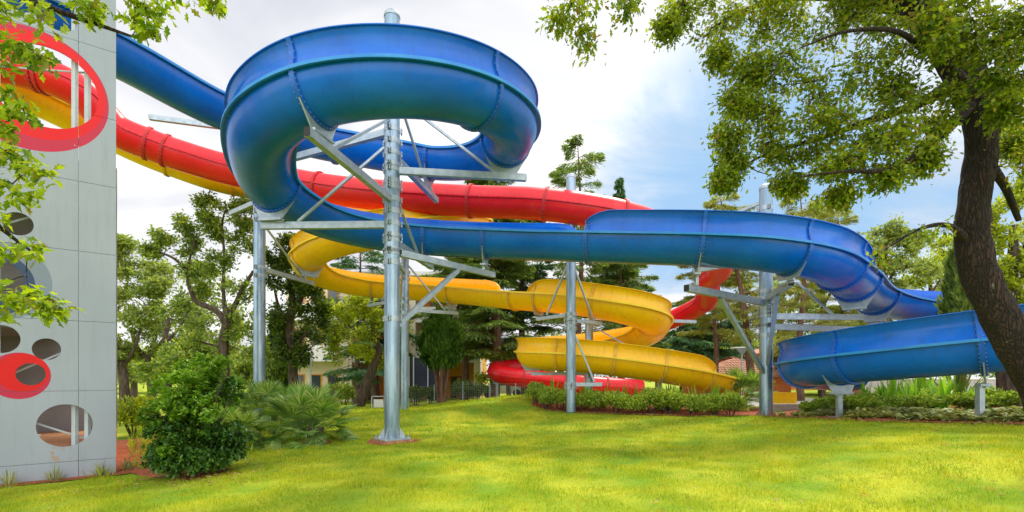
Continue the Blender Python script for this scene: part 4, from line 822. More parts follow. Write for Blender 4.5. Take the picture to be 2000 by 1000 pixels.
# conifers
def conifer(name, label, D, x, ybase, ytop, wpx, y_low, m, dens, seed, lsize=.26, droop=.10, tw=14, gap=.62, jag=.35, bark='bark3', lean=0, asym=0, group='conifers behind the slides', topw=.12, nb=5, width=.42):
    rnd = random.Random(seed); b = P(x, ybase, D); top = P(x+lean, ytop, D); z0 = gz(b.x, D)-.1; zl = P(x, y_low, D).z; H = top.z-z0; Wd = wpx*D/F
    root = thing(name, label, 'tree', (b.x, D, z0), group); tm = MB(); r0 = tw*D/F/2
    def tx(z): f = (z-z0)/H; return b.x+(top.x-b.x)*f+.15*math.sin(f*7+seed)
    q, r = smooth([(tx(z0+H*f), D, z0+H*f, r0*(1-.93*f)) for f in (0,.15,.3,.5,.7,.85,1)], 4); tm.tube(q, r, 9, jit=.1); tm.build('trunk', M[bark], root)
    bm = MB(); PO = []; DI = []; z = zl
    while z < top.z-.05:
        f = (z-zl)/(top.z-zl)
        prof = (1-f)**(.85 if name == 'spruce_tree' else .38)*(1-topw)+topw*.5
        for k in range(nb):
            a = rnd.uniform(0, 2*PI); L = Wd*prof*rnd.uniform(1-jag, 1+jag*.5)
            if asym: L *= 1+asym*math.cos(a)
            d = Vector((math.cos(a), math.sin(a), 0)); s = Vector((tx(z), D, z+rnd.uniform(-.25,.25))); ri = rnd.uniform(.02,.20)*L
            m1 = s+d*L*.5+Vector((0,0,ri)); e = s+d*L+Vector((0,0,ri-droop*L*rnd.uniform(.6,2)))
            bm.tube([s, m1, e], [max(.012*L,.015), .008*L+.008, .006], 4, caps=False)
            n = int(dens*2.1*L); t = np.sqrt(RS.uniform(.03, 1, n)); S, M1, E = map(np.array, (s, m1, e))
            pc = ((1-t)**2)[:,None]*S+(2*(1-t)*t)[:,None]*M1+(t**2)[:,None]*E
            sd = np.array([-d.y, d.x, 0]); lat = RS.normal(0, 1, n); wl_ = (.10+.24*L*np.sin(PI*np.clip(t*.85+.12,0,1)))*.55
            pc = pc+sd[None]*(lat*wl_)[:,None]; pc[:,2] += -np.abs(lat)*wl_*.28+RS.normal(0, .05, n)
            dd = np.array(d)[None]*.8+sd[None]*np.sign(lat)[:,None]*.75+np.array([0,0,-.35])[None]+RS.normal(0,.3,(n,3)); PO.append(pc); DI.append(dd)
        z += gap*rnd.uniform(.6,1.3)*(1-.45*f)
    bm.build('branches', M[bark], root); po = np.concatenate(PO); di = np.concatenate(DI)
    leafmesh('crown', T_QUAD, po, di, lsize*RS.uniform(.6,1.3,len(po)), M[m], root, wid=width, roll=.35)
    return root
conifer('cedar_tree', 'largest dark cedar with a thick trunk, standing behind the low red bend', 33, 966, 785, 330, 125, 690, 'cedar', 130, 31, tw=24, lsize=.30)
conifer('cedar_tree', 'cedar left of the largest one, its branches reaching toward the twin-stemmed cypress', 35, 905, 785, 385, 110, 680, 'cedar', 120, 32, tw=17, lsize=.30)
conifer('cedar_tree', 'cedar with a straight dark trunk just left of the lower yellow curl', 36, 1022, 780, 395, 100, 690, 'cedarb', 120, 33, tw=17, lsize=.30)
conifer('cedar_tree', 'bluish cedar with spreading boughs in front of the cream building', 35, 735, 790, 560, 100, 735, 'cedarb', 80, 34, tw=19, lsize=.30, asym=.0)
conifer('cedar_tree', 'tall cedar with a ragged tip above the red tube, beside the slim pole', 34, 1132, 780, 272, 92, 640, 'cedar', 80, 35, tw=16, jag=.6, gap=1.1, lsize=.28)
conifer('spruce_tree', 'small pointed dark spruce tip rising right of the ragged cedar', 46, 1213, 780, 345, 40, 640, 'cedarb', 170, 36, tw=10, jag=.25, gap=.5, lsize=.3)
conifer('cedar_tree', 'cedar between the yellow curl and the red bend', 38, 1215, 780, 445, 95, 700, 'cedar', 110, 37, tw=12, lsize=.30)
conifer('cedar_tree', 'low bluish cedar behind the open end of the yellow slide', 46, 1330, 775, 590, 85, 735, 'cedarb', 120, 38, tw=11, lsize=.36)
conifer('cedar_tree', 'low dark cedar directly above the tiled roof', 47, 1405, 775, 600, 80, 730, 'cedarb', 120, 39, tw=11, lsize=.36)
conifer('cedar_tree', 'cedar glimpsed through the upper yellow curl left of the thickest pole', 37, 700, 790, 440, 80, 600, 'cedarb', 80, 40, tw=12, lsize=.28, jag=.5, gap=.8)
conifer('pine_tree', 'tall airy pine with a straight reddish trunk, right of the stout pole', 25, 1566, 785, 365, 85, 690, 'pine', 150, 41, tw=15, jag=.5, gap=.75, lsize=.24, width=.22, droop=.02)
conifer('pine_tree', 'sparse pine with a leaning trunk beside the tiled roof house', 31, 1480, 775, 378, 95, 655, 'pine', 140, 42, tw=17, jag=.5, gap=.8, lsize=.26, lean=-70, width=.25, droop=.04)
conifer('pine_tree', 'thin airy pine right of the high blue bend', 29, 1640, 785, 400, 75, 700, 'pine', 150, 43, tw=11, jag=.5, gap=.8, lsize=.25, width=.25, droop=.05)
conifer('pine_tree', 'pine behind the red bend, its top showing above the blue run', 36, 1395, 780, 420, 80, 650, 'pine', 110, 44, tw=11, jag=.4, gap=.8, lsize=.28, width=.3)
conifer('cedar_tree', 'shadowy cedar far right behind the lower blue run', 36, 1600, 780, 590, 100, 740, 'cedar', 110, 45, tw=12, lsize=.32)
conifer('cedar_tree', 'shadowy cedar in the gap right of the stout pole', 38, 1690, 780, 560, 90, 740, 'cedar', 100, 46, tw=12, lsize=.32)
def column(label, D, x, ybase, ytop, wpx, ylow, m, n, seed, stems=0, name='cypress_tree'):
    b = P(x, ybase, D); z0 = gz(b.x, D)-.1; zt = P(x, ytop, D).z; zl = P(x, ylow, D).z; Wd = wpx*D/F; rnd = random.Random(seed)
    root = thing(name, label, 'tree', (b.x, D, z0), 'columnar cypresses'); tm = MB()
    for k in range(max(1, stems)):
        a = k*2.4; o = .28*(stems > 0); q, r = smooth([(b.x+o*.45*math.cos(a), D+o*.45*math.sin(a), z0, .13), (b.x+o*.7*math.cos(a), D+o*.7*math.sin(a), z0+.9, .09), (b.x+o*1.6*math.cos(a), D+o*1.6*math.sin(a), zl+.5, .07), (b.x+o*2*math.cos(a), D+o*2*math.sin(a), zt-.8, .02)], 4); tm.tube(q, r, 8, jit=.2)
    tm.build('trunk', M['bark3'], root)
    u = RS.rand(n); th = RS.uniform(0, 2*PI, n); z = zl+(zt-zl)*u
    nz_ = np.array([mnoise.noise(Vector((math.cos(p)*1.6, math.sin(p)*1.6, q*5+seed))) for p, q in zip(th, u)]); lob = 1+.75*nz_+.12*np.sin(th*7-u*21)
    rr = Wd*np.clip(np.sin(PI*np.clip(u*.86+.12,0,1)),0,1)**.6*lob*RS.uniform(.72,1.03,n)
    po = np.stack([b.x+rr*np.cos(th), D+rr*np.sin(th), z+RS.normal(0,.12,n)], 1); di = np.stack([np.cos(th)*.35, np.sin(th)*.35, np.ones(n)], 1)+RS.normal(0,.25,(n,3))
    upv = np.stack([np.cos(th), np.sin(th), np.zeros(n)], 1)+RS.normal(0,.3,(n,3))
    leafmesh('crown', T_QUAD, po, di, .26*RS.uniform(.6,1.3,n), M[m], root, up=upv, wid=.7)
column('bright green cypress on several bare reddish stems, behind the thickest pole', 27, 862, 795, 615, 36, 718, 'cypress', 9000, 51, 5)
column('dark narrow cypress between the left slide pole and the cream building', 28, 545, 790, 650, 28, 765, 'leafD', 6000, 52)
column('olive cypress column close against the foreground oak trunk', 14.3, 1880, 790, 492, 25, 700, 'leafA', 9000, 53)

# ---------------------------------------------------------------- shrubs and plants
def clump_pts(c, rad, n, flat=0):
    th = RS.uniform(0, 2*PI, n); u = RS.uniform(-.25, 1, n); s = np.sqrt(1-np.clip(u,-1,1)**2); k = RS.uniform(.62, 1.0, n)
    lob = 1+.16*np.sin(th*3+u*5+c[0]*7)+.12*np.sin(th*5-u*8+c[1]*5)
    d = np.stack([np.cos(th)*s, np.sin(th)*s, u], 1); return np.array(c)+d*np.array(rad)*(k*lob)[:,None], d
def shrub(name, label, x, y, rx, ry, h, m, n, ls, seed, group, tmpl=T_LEAF, wid=1.3, cat='shrub', stems=5):
    z = gz(x, y); root = thing(name, label, cat, (x, y, z), group); rnd = random.Random(seed); bm = MB(); PO = []; DI = []
    for k in range(stems):
        a = rnd.uniform(0, 2*PI); bm.tube([(x+.06*math.cos(a), y+.06*math.sin(a), z-.05), (x+rx*.35*math.cos(a), y+ry*.35*math.sin(a), z+h*.4), (x+rx*.6*math.cos(a), y+ry*.6*math.sin(a), z+h*.72)], [.02*h+.008, .012*h+.005, .005], 5, caps=False)
    bm.build('stems', M['bark2'], root)
    k = max(5, int(n/160))
    for i in range(k):
        a = rnd.uniform(0, 2*PI); f = math.sqrt(rnd.random())*.62; e = rnd.uniform(.30,.80)
        s = rnd.uniform(.30,.46); c = (x+rx*f*math.cos(a), y+ry*f*math.sin(a), z+h*e*(1-.25*f)); p, d = clump_pts(c, (rx*s, ry*s, h*s*.75), n//k); PO.append(p); DI.append(d)
    po = np.concatenate(PO); di = np.concatenate(DI)+np.array([0,0,.45])+RS.normal(0,.5,(len(po),3)); po[:,2] = np.maximum(po[:,2], z+.03)
    leafmesh('foliage', tmpl, po, di, ls*RS.uniform(.6,1.25,len(po)), M[m], root, wid=wid, roll=.5); return root
# laurel bush by the tower
bx, by = -5.45, 8.6; z = gz(bx, by); lb = thing('laurel_bush', 'big glossy dark green laurel bush with fresh bright shoots, beside the grey tower', 'bush', (bx, by, z)); bm = MB(); rnd = random.Random(5); A = []; B = []
for k in range(16):
    a = rnd.uniform(0, 2*PI); L = rnd.uniform(.5,1); q = [Vector((bx, by, z-.05)), Vector((bx+.35*L*math.cos(a), by+.3*L*math.sin(a), z+.7)), Vector((bx+.75*L*math.cos(a), by+.7*L*math.sin(a), z+1.1+.9*rnd.random()))]; bm.tube(q, [.017,.011,.005], 5, caps=False)
bm.build('stems', M['bark2'], lb)
def rosettes(pts, dirs, n, ls, m, par, nm):
    PO = []; DI = []
    for p, d in zip(pts, dirs):
        k = n; th = np.linspace(0, 2*PI, k, endpoint=False)+RS.rand()*6; d = d/np.linalg.norm(d); a = np.cross(d, [0.3,.2,1]); a /= np.linalg.norm(a); b = np.cross(d, a); el = RS.uniform(.15,.75,k)
        dd = (np.cos(th)[:,None]*a+np.sin(th)[:,None]*b)+d*el[:,None]; PO.append(np.tile(p, (k,1))+d*RS.uniform(-.05,.05,k)[:,None]); DI.append(dd)
    po = np.concatenate(PO); di = np.concatenate(DI); leafmesh(nm, T_LEAF, po, di, ls*RS.uniform(.7,1.2,len(po)), M[m], par, wid=1.5, roll=.35)
p1 = []; d1 = []; p2 = []; d2 = []
for k in range(36):
    a = rnd.uniform(0, 2*PI); f = math.sqrt(rnd.random())*.66; e = rnd.uniform(.22,.95); wdt = 1.0 if e < .62 else .72
    c = (bx+.86*wdt*f*math.cos(a), by+.85*wdt*f*math.sin(a), z+1.95*e*(1-.18*f)-.1); s = rnd.uniform(.20,.36); p, d = clump_pts(c, (s, s, s*.85), 75); hi = e+rnd.uniform(-.34,.34) > .70; (p2 if hi else p1).append(p); (d2 if hi else d1).append(d)
for k in range(14):
    a = 2*PI*k/14+rnd.uniform(-.2,.2); r = rnd.uniform(.48,.72); c = (bx+r*math.cos(a), by+r*math.sin(a), z+rnd.uniform(.12,.42)); s = rnd.uniform(.2,.3); p, d = clump_pts(c, (s, s, s*.9), 75); p1.append(p); d1.append(d)
for (px, py) in ((355,712),(395,700),(425,720),(330,735),(440,705),(300,760),(415,745),(375,740)):
    c = P(px, py, 8.6+rnd.uniform(-.4,.5)); p, d = clump_pts(tuple(c), (.17,.17,.15), 45); p2.append(p); d2.append(d)
for k in range(34):
    a = rnd.uniform(0, 2*PI); e = rnd.uniform(.1, 1.0); r = (1.0-.45*max(0, e-.5))*rnd.uniform(.85,1.12); c = (bx+r*.78*math.cos(a), by+r*.78*math.sin(a), z+1.9*e); s = rnd.uniform(.07,.14); p, d = clump_pts(c, (s, s, s*1.3), 22); (p2 if rnd.random() < e*1.1-.2 else p1).append(p); (d2 if len(p2) > len(d2) else d1).append(d)
p1 = np.concatenate(p1); d1 = np.concatenate(d1); p1[:,2] = np.maximum(p1[:,2], z+.08); rosettes(p1, d1+np.array([0,0,.4]), 7, .075, 'bush', lb, 'foliage')
p2 = np.concatenate(p2); d2 = np.concatenate(d2); rosettes(p2, d2*.6+np.array([0,0,1.]), 7, .072, 'bushT', lb, 'new_shoots')
lb.scale = (.88, .88, .95)
shrub('garden_shrub', 'yellow-green shrub between the grey tower and the laurel bush', -10.8, 14.2, .75, .7, 1.15, 'leafY', 2600, .11, 61, 'low shrubs on the left')
shrub('garden_shrub', 'small yellow-green shrub peeping out behind the top of the laurel bush', -9.3, 15.6, .6, .6, .8, 'leafY', 1800, .10, 62, 'low shrubs on the left')

def fanpalm(label, x, y, nf, R, seed, hh=.75):
    z = gz(x, y); root = thing('fan_palm', label, 'palm', (x, y, z), 'fan palms'); rnd = random.Random(seed); V = []; Fc = []; pm = MB(); tm = MB()
    for k in range(6):
        a = rnd.uniform(0, 2*PI); r = .22*rnd.random(); tm.tube([(x+r*math.cos(a), y+r*math.sin(a), z-.05), (x+1.4*r*math.cos(a), y+1.4*r*math.sin(a), z+.38)], [.09,.06], 8, jit=.3)
    tm.build('trunk', M['bark2'], root)
    for f in range(nf):
        a = rnd.uniform(0, 2*PI); el = R_(rnd.choice((rnd.uniform(-28,12), rnd.uniform(5,45), rnd.uniform(40,85)))); L = R*rnd.uniform(.45,.68); d = Vector((math.cos(a)*math.cos(el), math.sin(a)*math.cos(el), math.sin(el)))
        o = Vector((x+.16*math.cos(a), y+.16*math.sin(a), z+.28+.25*rnd.random())); h = o+d*L+Vector((0,0,-.04*R)); pm.tube([o, o.lerp(h,.5)+Vector((0,0,.04)), h], [.012,.009,.007], 4, caps=False)
        ax = d.cross(Vector((0,0,1))).normalized() if abs(d.z) < .98 else Vector((1,0,0)); up = ax.cross(d); tilt = rnd.uniform(-.5,.5); ax2 = (ax*math.cos(tilt)+up*math.sin(tilt)); nn = ax2.cross(d)
        fl = R*rnd.uniform(.34,.46); m = 30
        for i in range(m):
            t = -2.0+4.0*i/(m-1); dr = d*math.cos(t)+ax2*math.sin(t); sd = nn.cross(dr).normalized(); ln = fl*(1-.22*abs(t)/1.9)*rnd.uniform(.92,1.05); w0 = ln*.036; dp = -.07*ln*rnd.uniform(.3,1.6)
            q0 = h; q1 = h+dr*ln*.5; q2 = h+dr*ln+Vector((0,0,dp)); b = len(V)
            V += [q0, q1-sd*w0, q1+nn*w0*.4, q1+sd*w0, q2]; Fc += [(b,b+1,b+2),(b,b+2,b+3),(b+1,b+4,b+2),(b+2,b+4,b+3)]
    pm.build('petioles', M['palm'], root); mb = MB(); mb.add(V, Fc); mb.build('fronds', M['palm'], root, smooth=False)
fanpalm('full fan palm clump at the centre left, nearest the thickest pole', -5.05, 12.4, 105, 1.13, 71)
fanpalm('fan palm clump behind and left of the fuller one, against the left slide pole', -7.6, 15.6, 75, 1.2, 72)
fanpalm('fan palm half hidden behind the laurel bush', -6.7, 12.0, 50, .85, 73)

def strapplant(name, label, x, y, n, L, W, m, seed, group, spread=.9, cat='plant', droop=.6, dz=0, elmin=25):
    z = gz(x, y)+dz; root_o = None; rnd = random.Random(seed); V = []; Fc = []
    for i in range(n):
        a = rnd.uniform(0, 2*PI); el = R_(rnd.uniform(elmin, 88)); l = L*rnd.uniform(.6,1.1); d = Vector((math.cos(a)*math.cos(el), math.sin(a)*math.cos(el), math.sin(el))); s = Vector((-math.sin(a), math.cos(a), 0)); p = Vector((x+.05*math.cos(a)*rnd.random(), y+.05*math.sin(a), z-.02)); b = len(V); K = 5
        for k in range(K+1):
            t = k/K; w = W*(math.sin(PI*min(t*.75+.22,1))**.8)*(1 if k < K else .05); q = p+d*l*t+Vector((0,0,-droop*l*t*t*math.cos(el)*.8)); V += [q-s*w/2, q+s*w/2+Vector((0,0,.0))]
        for k in range(K): c = b+2*k; Fc.append((c, c+1, c+3, c+2))
    mb = MB(); mb.add(V, Fc); o = mb.build(name, M[m], None, smooth=False)
    return tag(o, label, cat, group)
for t, w in ((1.42, 'leftmost at the tower foot'), (.86, 'middle one of three at the tower foot'), (.22, 'rightmost at the tower foot')):
    q = WM @ Vector((t, .17, 0)); strapplant('border_grass_clump', 'striped border grass tuft, '+w, q.x, q.y, 95, .36, .014, 'liri', int(t*10)+80, 'striped grass tufts', elmin=15, droop=.9)
q = WM @ Vector((-.12,.10,0)); strapplant('border_grass_clump', 'sparse grass tuft beyond the tower corner on bare earth', q.x-.2, q.y+.35, 70, .34, .014, 'liri', 97, 'striped grass tufts', elmin=15)

# hedge between the mound and the stout pole
hx = [(1.0,19.0),(1.25,18.35),(1.85,18.2),(2.45,17.95),(3.0,17.65),(3.6,17.4),(4.2,17.2),(4.8,17.05),(5.4,16.9),(6.0,16.65),(6.6,16.45),(7.15,16.2)]
lab = ['at the mound end of the hedge','second from the mound end of the hedge','third from the mound end of the hedge, just behind the slim pole','fourth in the hedge, just right of the slim pole','fifth in the hedge from the mound end','sixth in the hedge from the mound end','seventh in the hedge from the mound end','eighth in the hedge from the mound end','fourth from the stout pole end of the hedge','third from the stout pole end of the hedge','second from the stout pole end of the hedge','last in the hedge, touching the stout pole']
hr = random.Random(3)
for i, (x, y) in enumerate(hx): shrub('hedge_shrub', 'small-leaved shrub '+lab[i], x+hr.uniform(-.1,.1), y+hr.uniform(-.05,.25), hr.uniform(.46,.62), .6, hr.uniform(.60,.88), 'hedge', 3000, .08, 100+i, 'shrubs of the low front hedge')
for i in range(10):
    x = 1.6+i*.62; y = 19.35-i*.2; strapplant('strap_leaf_plant', ('first','second','third','fourth','fifth','sixth','seventh','eighth','ninth','last')[i]+' dark strap-leaved plant behind the hedge, counted from the mound', x, y, 56, 1.15, .06, 'strap', 130+i, 'strap-leaved plants behind the hedge', droop=.7, dz=.02, elmin=40)
strapplant('young_palm', 'dark spiky young palm behind the hedge under the yellow slide end', 5.75, 18.1, 55, 1.25, .06, 'leafD', 150, 'spiky plants', droop=.7, elmin=20)
fanpalm('bushy young palm with fanned leaves in front of the tiled roof house', 8.75, 18.9, 60, 1.35, 74)
# right bed
sh = [(8.35,13.9,.34,.42,'low shrub directly beside the post under the last blue bend'),(9.0,13.3,.5,.62,'leafy shrub right of that post, in the red soil'),(9.5,12.6,.45,.5,'leafy shrub at the middle front of the red soil bed'),(10.1,12.2,.45,.5,'rounded shrub below the joint of the lower blue run'),(10.6,11.6,.42,.5,'shrub left of the long strap-leaved clumps'),(11.0,11.1,.45,.5,'shrub just left of the post by the oak'),(11.3,10.4,.42,.5,'shrub right of the post by the oak'),(11.3,9.8,.5,.6,'dark shrub at the oak foot, bed edge')]
sh += [(9.9,13.4,.5,.6,'shrub behind the red soil, below the second joint of the lower blue run'),(10.8,12.7,.55,.65,'shrub in the second row behind the bed front, bed centre'),(11.6,12.0,.55,.6,'shrub in the second row left of the post by the oak'),(12.3,11.2,.55,.65,'shrub in the second row right of the post by the oak'),(9.1,14.4,.4,.5,'small shrub right behind the slide exit'),(13.2,11.6,.6,.7,'shrub at the back of the bed beside the oak trunk')]
for i, (x, y, r, h, l) in enumerate(sh): shrub('bed_shrub', l, x, y, r, r, h*.92, 'hedge', 1900, .075, 160+i, 'shrubs in the red soil bed')
sp = [(1690,752,15.0,.9,.06,'strap','spreading strap-leaved clump furthest left in the bed'),(1745,742,15.5,1.15,.07,'strap','upright strap-leaved clump at the left back of the bed'),(1730,778,13.2,.85,.07,'strap','arching strap-leaved clump low at the bed centre'),(1800,738,15.2,1.2,.07,'strap','tallest upright strap-leaved clump, bed centre back'),(1782,782,12.6,.8,.07,'strap','arching clump just right of the bed centre'),(1840,780,12.2,.85,.07,'strap','arching strap-leaved clump left of the post by the oak'),(1870,745,14.5,1.15,.055,'palm','dark stiff spiky yucca in front of the concrete wall'),(1900,772,12.0,.65,.08,'strap','short clump with broad leaves touching the post by the oak'),(1660,765,14.4,.6,.06,'palm','small pale spiky plant beside the slide exit'),(1765,760,14.2,.8,.07,'strap','arching clump half hidden between the upright ones'),(1815,765,13.4,.8,.07,'strap','arching clump under the middle of the lower blue run')]
for i, (px, py, D, L, W, m, l) in enumerate(sp):
    x = (px-1000)*D/F; strapplant('strap_leaf_plant', l, x, D, 64, L*1.2, W*1.35, m, 180+i, 'strap-leaved plants in the red soil bed', droop=.95 if m == 'strap' else .15, elmin=22 if m == 'strap' else 10)
def groundcover():
    n = 15000; t = RS.rand(n); ex = np.array([7.85,7.85,8.2,9.3,9.9,11.5]); ey = np.array([14.6,13.3,11.3,9.9,9.4,8.6]); s = t*(len(ex)-1); i = np.minimum(s.astype(int), len(ex)-2); u = s-i
    x = ex[i]*(1-u)+ex[i+1]*u; y = ey[i]*(1-u)+ey[i+1]*u; off = RS.rand(n)**1.3*1.5; x = x+off*.75; y = y+off*.65
    k = np.array([mnoise.noise(Vector((a*1.3, b*1.3, 2))) for a, b in zip(x, y)]); ok = k > -.12-.0*off; x, y, k = x[ok], y[ok], k[ok]
    z = GZ(x, y)+.03+RS.rand(len(x))*(.08+.28*np.clip(k,0,1)); th = RS.uniform(0, 2*PI, len(x)); di = np.stack([np.cos(th), np.sin(th), RS.uniform(-.2,.5,len(x))], 1)
    o = leafmesh('ground_cover', T_LEAF, np.stack([x,y,z],1), di, .10*RS.uniform(.6,1.3,len(x)), M['ivy'], wid=1.9, roll=.4); tag(o, 'pale trailing ivy over the red soil bed', 'ground cover', kind='stuff')
groundcover()
def weeds():
    n = 9000; x = RS.uniform(-12.5,-5.5,n); y = RS.uniform(9.0,17,n); k = np.array([mnoise.noise(Vector((a*1.1, b*1.1, 7))) for a, b in zip(x, y)]); d = (x-W0.x)*WD.x+(y-W0.y)*WD.y; c = (x-W0.x)*WD.y*-1+(y-W0.y)*WD.x
    ok = (k > .02) & ~((d > -.2) & (c < .2)); x, y = x[ok], y[ok]; th = RS.uniform(0,2*PI,len(x)); di = np.stack([np.cos(th)*.5,np.sin(th)*.5,np.ones(len(x))],1)
    o = leafmesh('rough_grass', T_STRAP, np.stack([x,y,GZ(x,y)],1), di, .22*RS.uniform(.5,1.3,len(x)), M['leafY'], wid=1.0); tag(o, 'rough dry grass growing over the bare earth behind the tower', 'grass', kind='stuff')
weeds()
def litter():
    n = 1500; y = RS.uniform(3.5, 17, n); x = RS.uniform(-1.1, 1.1, n)*y; k = RS.rand(n) < np.clip(.18+.5*(x > 1.5)+.3*(x < -4.5), 0, .8); x, y = x[k], y[k]
    m = 900; s = RS.rand(m)*5; i = s.astype(int); u = s-i; ex = np.array([7.7,7.7,8.0,9.1,9.7,12]); ey = np.array([15.2,13.3,11.2,9.7,9.1,8.2]); i = np.minimum(i, 4); x2 = ex[i]*(1-u)+ex[i+1]*u+RS.normal(0,.16,m); y2 = ey[i]*(1-u)+ey[i+1]*u+RS.normal(0,.16,m)
    x3 = RS.uniform(.8, 7.6, m); y3 = 18.25-x3*.34+RS.normal(0,.12,m); x4 = -5.3+RS.normal(0,.7,m//2); y4 = 8.4+RS.normal(0,.6,m//2)
    x = np.concatenate([x,x2,x3,x4]); y = np.concatenate([y,y2,y3,y4]); th = RS.uniform(0,2*PI,len(x)); di = np.stack([np.cos(th),np.sin(th),RS.uniform(-.1,.35,len(x))],1)
    o = leafmesh('fallen_leaves', T_OAK, np.stack([x,y,GZ(x,y)+.035],1), di, .06*RS.uniform(.5,1.3,len(x)), M['litter'], roll=.3); tag(o, 'dry brown leaves scattered on the lawn and bed edges', 'fallen leaves', kind='stuff')
litter()
def blobwood(label, D, px0, px1, ytop, ybot, m, seed, n=14):
    rnd = random.Random(seed); PO = []; DI = []
    for i in range(n):
        px = px0+(px1-px0)*(i+.5)/n+rnd.uniform(-10,10); c = P(px, (ytop+ybot)/2+rnd.uniform(-8,8), D+rnd.uniform(-2,2)); p, d = clump_pts(tuple(c), ((px1-px0)*D/F/n*1.6, 1.5, (ybot-ytop)*D/F*.6), 900); PO.append(p); DI.append(d)
    po = np.concatenate(PO); di = np.concatenate(DI)+RS.normal(0,.6,po.shape); o = leafmesh('distant_woodland', T_LEAF, po, di, .42*RS.uniform(.6,1.3,len(po)), M[m], wid=1.4); tag(o, label, 'woodland', kind='stuff')
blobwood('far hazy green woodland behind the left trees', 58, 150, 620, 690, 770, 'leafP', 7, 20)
blobwood('far green woodland across the right background', 62, 1000, 2050, 665, 765, 'leafA', 8, 40)

# ---------------------------------------------------------------- buildings
def X(px, D): return (px-1000)*D/F
def Zp(py, D): return EYE+(HOR-py)*D/F
D = 40; zg = gz(-8, D)-.3
apt = thing('apartment_building', 'cream and orange apartment block with white balconies behind the trees', 'building', (X(760,D), D, zg))
def bx_(nm, m, p, x0, x1, y0, y1, z0, z1): return MB().box((x0,y0,z0),(x1,y1,z1)).build(nm, M[m], p, smooth=False)
z0b = zg; fl = [z0b, 3.0, 6.1, 9.2]
bx_('wall', 'cream', apt, X(575,D), X(692,D), 38.5, 50, z0b, 9.4); bx_('wall', 'orange', apt, X(692,D), X(938,D), 41.2, 50, z0b, 9.4); bx_('roof', 'balc', apt, X(570,D), X(945,D), 38.0, 50.4, 9.4, 9.7)
for px in (692, 812, 934): bx_('pier', 'cream', apt, X(px,D)-.25, X(px,D)+.25, 38.6, 41.2, z0b, 9.4)
for z in fl[1:3]:
    bx_('floor_slab', 'balc', apt, X(696,D)+.1, X(930,D)-.1, 38.7, 41.19, z-.22, z); bx_('balcony_parapet', 'balc', apt, X(699,D), X(928,D), 38.72, 38.84, z+.003, z+1.0)
    bx_('balcony_parapet', 'balc', apt, X(585,D), X(680,D), 37.3, 37.42, z, z+1.0); bx_('floor_slab', 'balc', apt, X(583,D), X(682,D), 37.25, 38.49, z-.2, z-.003)
for z in fl[:3]:
    for px in (600, 632, 664):
        wq = bx_('window', 'orange', apt, X(px,D)-.45, X(px,D)+.45, 38.42, 38.497, z+.35, z+2.35); bx_('pane', 'glass', wq, X(px,D)-.36, X(px,D)+.36, 38.38, 38.417, z+.5, z+2.25)
    for px in (725, 770, 850, 890):
        wq = bx_('balcony_door', 'orangew', apt, X(px,D)-.6, X(px,D)+.6, 41.10, 41.197, z+.02, z+2.2); bx_('pane', 'glass', wq, X(px,D)-.5, X(px,D)-.02, 41.05, 41.097, z+.15, z+2.1)
scr = thing('privacy_screen', 'dark navy fabric screen on a metal frame beside the multi-stemmed cypress', 'screen', (X(825,31), 31, gz(X(825,31),31)))
bx_('fabric', 'navy', scr, X(800,31), X(858,31), 31, 31.03, Zp(770,31), Zp(699,31)); 
for px in (799, 808, 836, 859): bx_('frame_post', 'grey', scr, X(px,31)-.03, X(px,31)+.03, 30.93, 30.99, gz(-5,31)-.1, Zp(696,31))
def gable(nm, label, x0, x1, y0, y1, zb, ze, zr, wm_='orangew', ov=.4):
    r = thing(nm, label, 'house', ((x0+x1)/2, y0, zb)); bx_('wall', wm_, r, x0, x1, y0, y1, zb-.3, ze)
    a, b, c, d = x0-ov, x1+ov, y0-ov, y1+ov; my = (c+d)/2; i = (d-c)/2*.95; mb = MB(); V = [(a,c,ze),(b,c,ze),(b,d,ze),(a,d,ze),(a+i,my,zr),(b-i,my,zr)]; V2 = [(p[0],p[1],p[2]-.12) for p in V[:4]]
    mb.add(V+V2, [(0,1,5,4),(1,2,5),(2,3,4,5),(3,0,4),(0,6,7,1),(1,7,8,2),(2,8,9,3),(3,9,6,0),(6,9,8,7)]); mb.build('roof', M['roof'], r, smooth=False); return r
D = 36; gable('tiled_roof_house', 'low orange house with a hipped clay tile roof beyond the yellow slide end', X(1392,D), X(1545,D), D, D+6.5, gz(X(1450,D),D), Zp(733,D), Zp(700,D)+.25)
D = 50; gable('tiled_roof_house', 'orange house further back, glimpsed between the leaning pine and the stout pole', X(1478,D), X(1620,D), D, D+7, 0, Zp(690,D), Zp(672,D))
D = 34; cw = thing('boundary_wall', 'long grey concrete wall behind the red soil bed at the right', 'wall', (X(1850,22), 22, gz(18,22)))
bx_('wall', 'concrete', cw, 15.6, 30, 22, 22.25, .2, Zp(741,22)); bx_('coping', 'balc', cw, 15.55, 30.05, 21.95, 22.3, Zp(741,22)+.002, Zp(741,22)+.07)
pk = thing('picket_fence', 'brown wooden picket fence behind the lower blue run', 'fence', (X(1670,23), 23, gz(15,23)))
m_ = MB(); 
for k in range(22): x = X(1638,23)+k*.085; m_.box((x, 23, .2), (x+.06, 23.03, Zp(740,23)))
m_.build('pickets', M['wood'], pk, smooth=False); bx_('rail', 'wood', pk, X(1638,23), X(1638,23)+1.9, 23.032, 23.07, 1.2, 1.3)
pool = thing('splash_channel', 'yellow landing channel with a pale kerb at the end of the blue slide', 'splash pool', (9.5, 17.6, gz(9.5,17.6)))
zc = gz(9.5,17.4)
